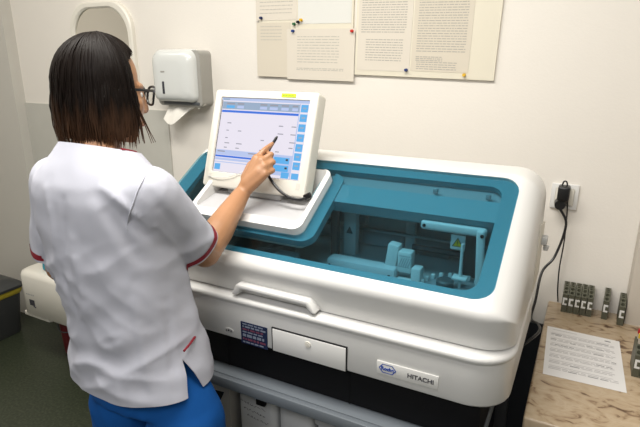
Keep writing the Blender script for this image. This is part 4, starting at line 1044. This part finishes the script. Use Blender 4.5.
# hair: a bob of combed strands over a shell
def build_hair():
    bm = NB(); random.seed(21)
    ce = hd(0, 0.0, 0.010)
    def pth(phi, zend, k=1.0, jit=0.0, th0=0.05, n=14):
        """phi: angle from the face direction; from the crown over the skull, then down"""
        c, s = math.cos(phi), math.sin(phi); out = []
        a = 0.087 * k; fr = (0.074 + 0.020 * (1 - c) if c > 0 else 0.098) * k; up = 0.103 * k + 0.001
        for i in range(n + 1):
            t = i / n
            if t < 0.55:
                th = th0 + (PI / 2 - th0) * t / 0.55
                rr = math.sin(th); p = ce + HR * (s * a * rr) + HF * (c * fr * rr) + UPV * (up * math.cos(th))
            else:
                q = (t - 0.55) / 0.45; rad = 1.0 + 0.07 * math.sin(q * PI * 0.9) - 0.03 * q
                z0 = ce.z; p = ce + HR * (s * a * rad) + HF * (c * fr * rad) + UPV * ((zend - z0) * q)
            out.append(p + V((noise.noise(p * 18 + V((jit, 0, 0))), noise.noise(p * 18 + V((0, jit, 5))), 0)) * 0.006 * min(1, t * 1.5))
        return out
    # under-shell (two skins)
    N = 56; ph0, ph1 = math.radians(72), math.radians(288)
    R = []
    for j in range(N + 1):
        ph = ph0 + (ph1 - ph0) * j / N
        R.append([bm.verts.new(p) for p in pth(ph, 1.405 + 0.012 * noise.noise(V((ph * 3, 0, 0))), 0.955)])
    for a, b in zip(R, R[1:]):
        for i in range(len(a) - 1): bm.faces.new((a[i], a[i + 1], b[i + 1], b[i]))
    # fringe cap swept off the forehead
    R = []
    for j in range(25):
        ph = math.radians(-75 + 150 * j / 24); row = []
        lim = 0.60 + 0.42 * abs(ph)
        for i in range(9):
            th = 0.02 + lim * i / 8; row.append(bm.verts.new(ce + HR * (math.sin(ph) * 0.085 * math.sin(th)) + HF * (math.cos(ph) * 0.092 * math.sin(th)) + UPV * (0.102 * math.cos(th))))
        R.append(row)
    for a, b in zip(R, R[1:]):
        for i in range(8): bm.faces.new((a[i], a[i + 1], b[i + 1], b[i]))
    # combed locks
    for j in range(760):
        ph = random.uniform(math.radians(69), math.radians(291)); front = min(abs(ph - ph0), abs(ph - ph1))
        zend = 1.387 + random.uniform(-0.012, 0.022) - 0.010 * max(0, 0.5 - front)
        k = random.uniform(0.955, 1.0); L = pth(ph, zend, k, j * 0.13, random.uniform(0.05, 0.5))
        r = random.uniform(0.0016, 0.0036); n = len(L)
        tube(bm, L, [r * (0.6 + 0.4 * min(1, i / 3)) * (1.0 if i < n - 4 else (n - 1 - i) / 4 + 0.06) for i in range(n)], 5, flat=0.6)
    # locks over the temples, and a few flying ends at the front
    for j in range(46):
        s = -1 if j % 3 == 0 else 1; base = math.radians(random.uniform(66, 78)) * s
        L = pth(base, 1.400 + random.uniform(-0.02, 0.02), random.uniform(0.97, 1.0), j)
        n = len(L); tw = random.uniform(0.0, 0.018)
        L = [p + HF * (tw * max(0, i / n - 0.6) ** 2 * 6) for i, p in enumerate(L)]
        tube(bm, L, [0.0024 * (1.0 if i < n - 4 else (n - 1 - i) / 4 + 0.05) for i in range(n)], 5)
    for j in range(110):
        ph = math.radians(random.uniform(-80, 80)); lim2 = 0.60 + 0.42 * abs(ph); L = []
        for i in range(9):
            th = 0.04 + lim2 * i / 8; p2 = ph * (0.55 + 0.45 * i / 8)
            L.append(ce + HR * (math.sin(p2) * 0.0862 * math.sin(th)) + HF * (math.cos(p2) * 0.0932 * math.sin(th)) + UPV * (0.1032 * math.cos(th)))
        tube(bm, L, [0.0022] * 7 + [0.0014, 0.0004], 5, flat=0.6)
    for (a, b) in ((0.02, 0.0), (0.032, 0.006), (0.012, -0.004), (0.026, 0.010), (0.016, 0.006), (0.038, 0.004)):
        L = pth(math.radians(76), 1.41, 0.99, a * 90)[6:]; n = len(L)
        L = [p + (HF * a - UPV * 0.02 + HR * b) * (i / n) ** 2 * 1.6 for i, p in enumerate(L)]; tube(bm, L, [0.0024 * (1 - i / n) + 0.0004 for i in range(n)], 5)
    return bm
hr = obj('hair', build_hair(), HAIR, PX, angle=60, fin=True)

# ------------------------------------------------------------------ stylus in the hand, tethered by a dark cord
SY = thing('stylus_pen', 'black stylus held in the hand, tethered to the monitor by a dark cord', 'stylus', atY(277, 136.5, 1.238))
tip, grip = atY(277.4, 136.2, 1.2405), atY(268.5, 150.5, 1.222)
tail = grip + (grip - tip).normalized() * 0.035
bm = NB(); tube(bm, [tip, tip.lerp(grip, 0.15), grip, tail], [0.0022, 0.0042, 0.0044, 0.0042], 10); obj('barrel', bm, BLACK, SY)
bm = NB(); tube(bm, spline([tail, atY(267, 172, 1.196), atY(271, 180, 1.186), atY(279, 190, 1.178), atY(288, 196.5, 1.174), atY(298, 199.5, 1.176), atY(306, 198, 1.184)], 6), 0.0042, 8); obj('tether_cord', bm, BLACK, SY)
bm = NB(); p = atY(307, 197, 1.186); box(bm, p - V((0.010, 0.005, 0.006)), p + V((0.012, 0.008, 0.010)), 0.003, rot=Matrix.Rotation(-0.5, 3, 'Y')); obj('tether_clip', bm, BLACK, SY)

# ------------------------------------------------------------------ light
def area(name, loc, sx, sy, power, col, tgt=None):
    l = bpy.data.lights.new(name, 'AREA'); l.shape = 'RECTANGLE'; l.size = sx; l.size_y = sy; l.energy = power; l.color = col
    o = bpy.data.objects.new(name, l); COL.objects.link(o); o.location = loc
    if tgt: o.rotation_euler = (V(tgt) - V(loc)).to_track_quat('-Z', 'Y').to_euler()
    return o
area('ceiling_lamp', (-0.75, 0.62, 2.66), 1.6, 0.5, 48, (1.0, 0.965, 0.905))
area('ceiling_lamp', (-2.35, 0.8, 2.66), 1.2, 0.4, 12, (1.0, 0.96, 0.89))
area('ceiling_lamp', (-0.3, -1.0, 2.66), 1.6, 0.5, 34, (0.98, 0.98, 1.0))  # unseen fill lamp behind the camera, added to brighten the fronts
w = bpy.data.worlds.new('world'); S.world = w; w.use_nodes = True
w.node_tree.nodes['Background'].inputs[0].default_value = (0.9, 0.95, 1, 1); w.node_tree.nodes['Background'].inputs[1].default_value = 0.05
S.view_settings.view_transform = 'Standard'; S.view_settings.look = 'None'; S.view_settings.gamma = 1.0
S.view_settings.exposure = 0.08
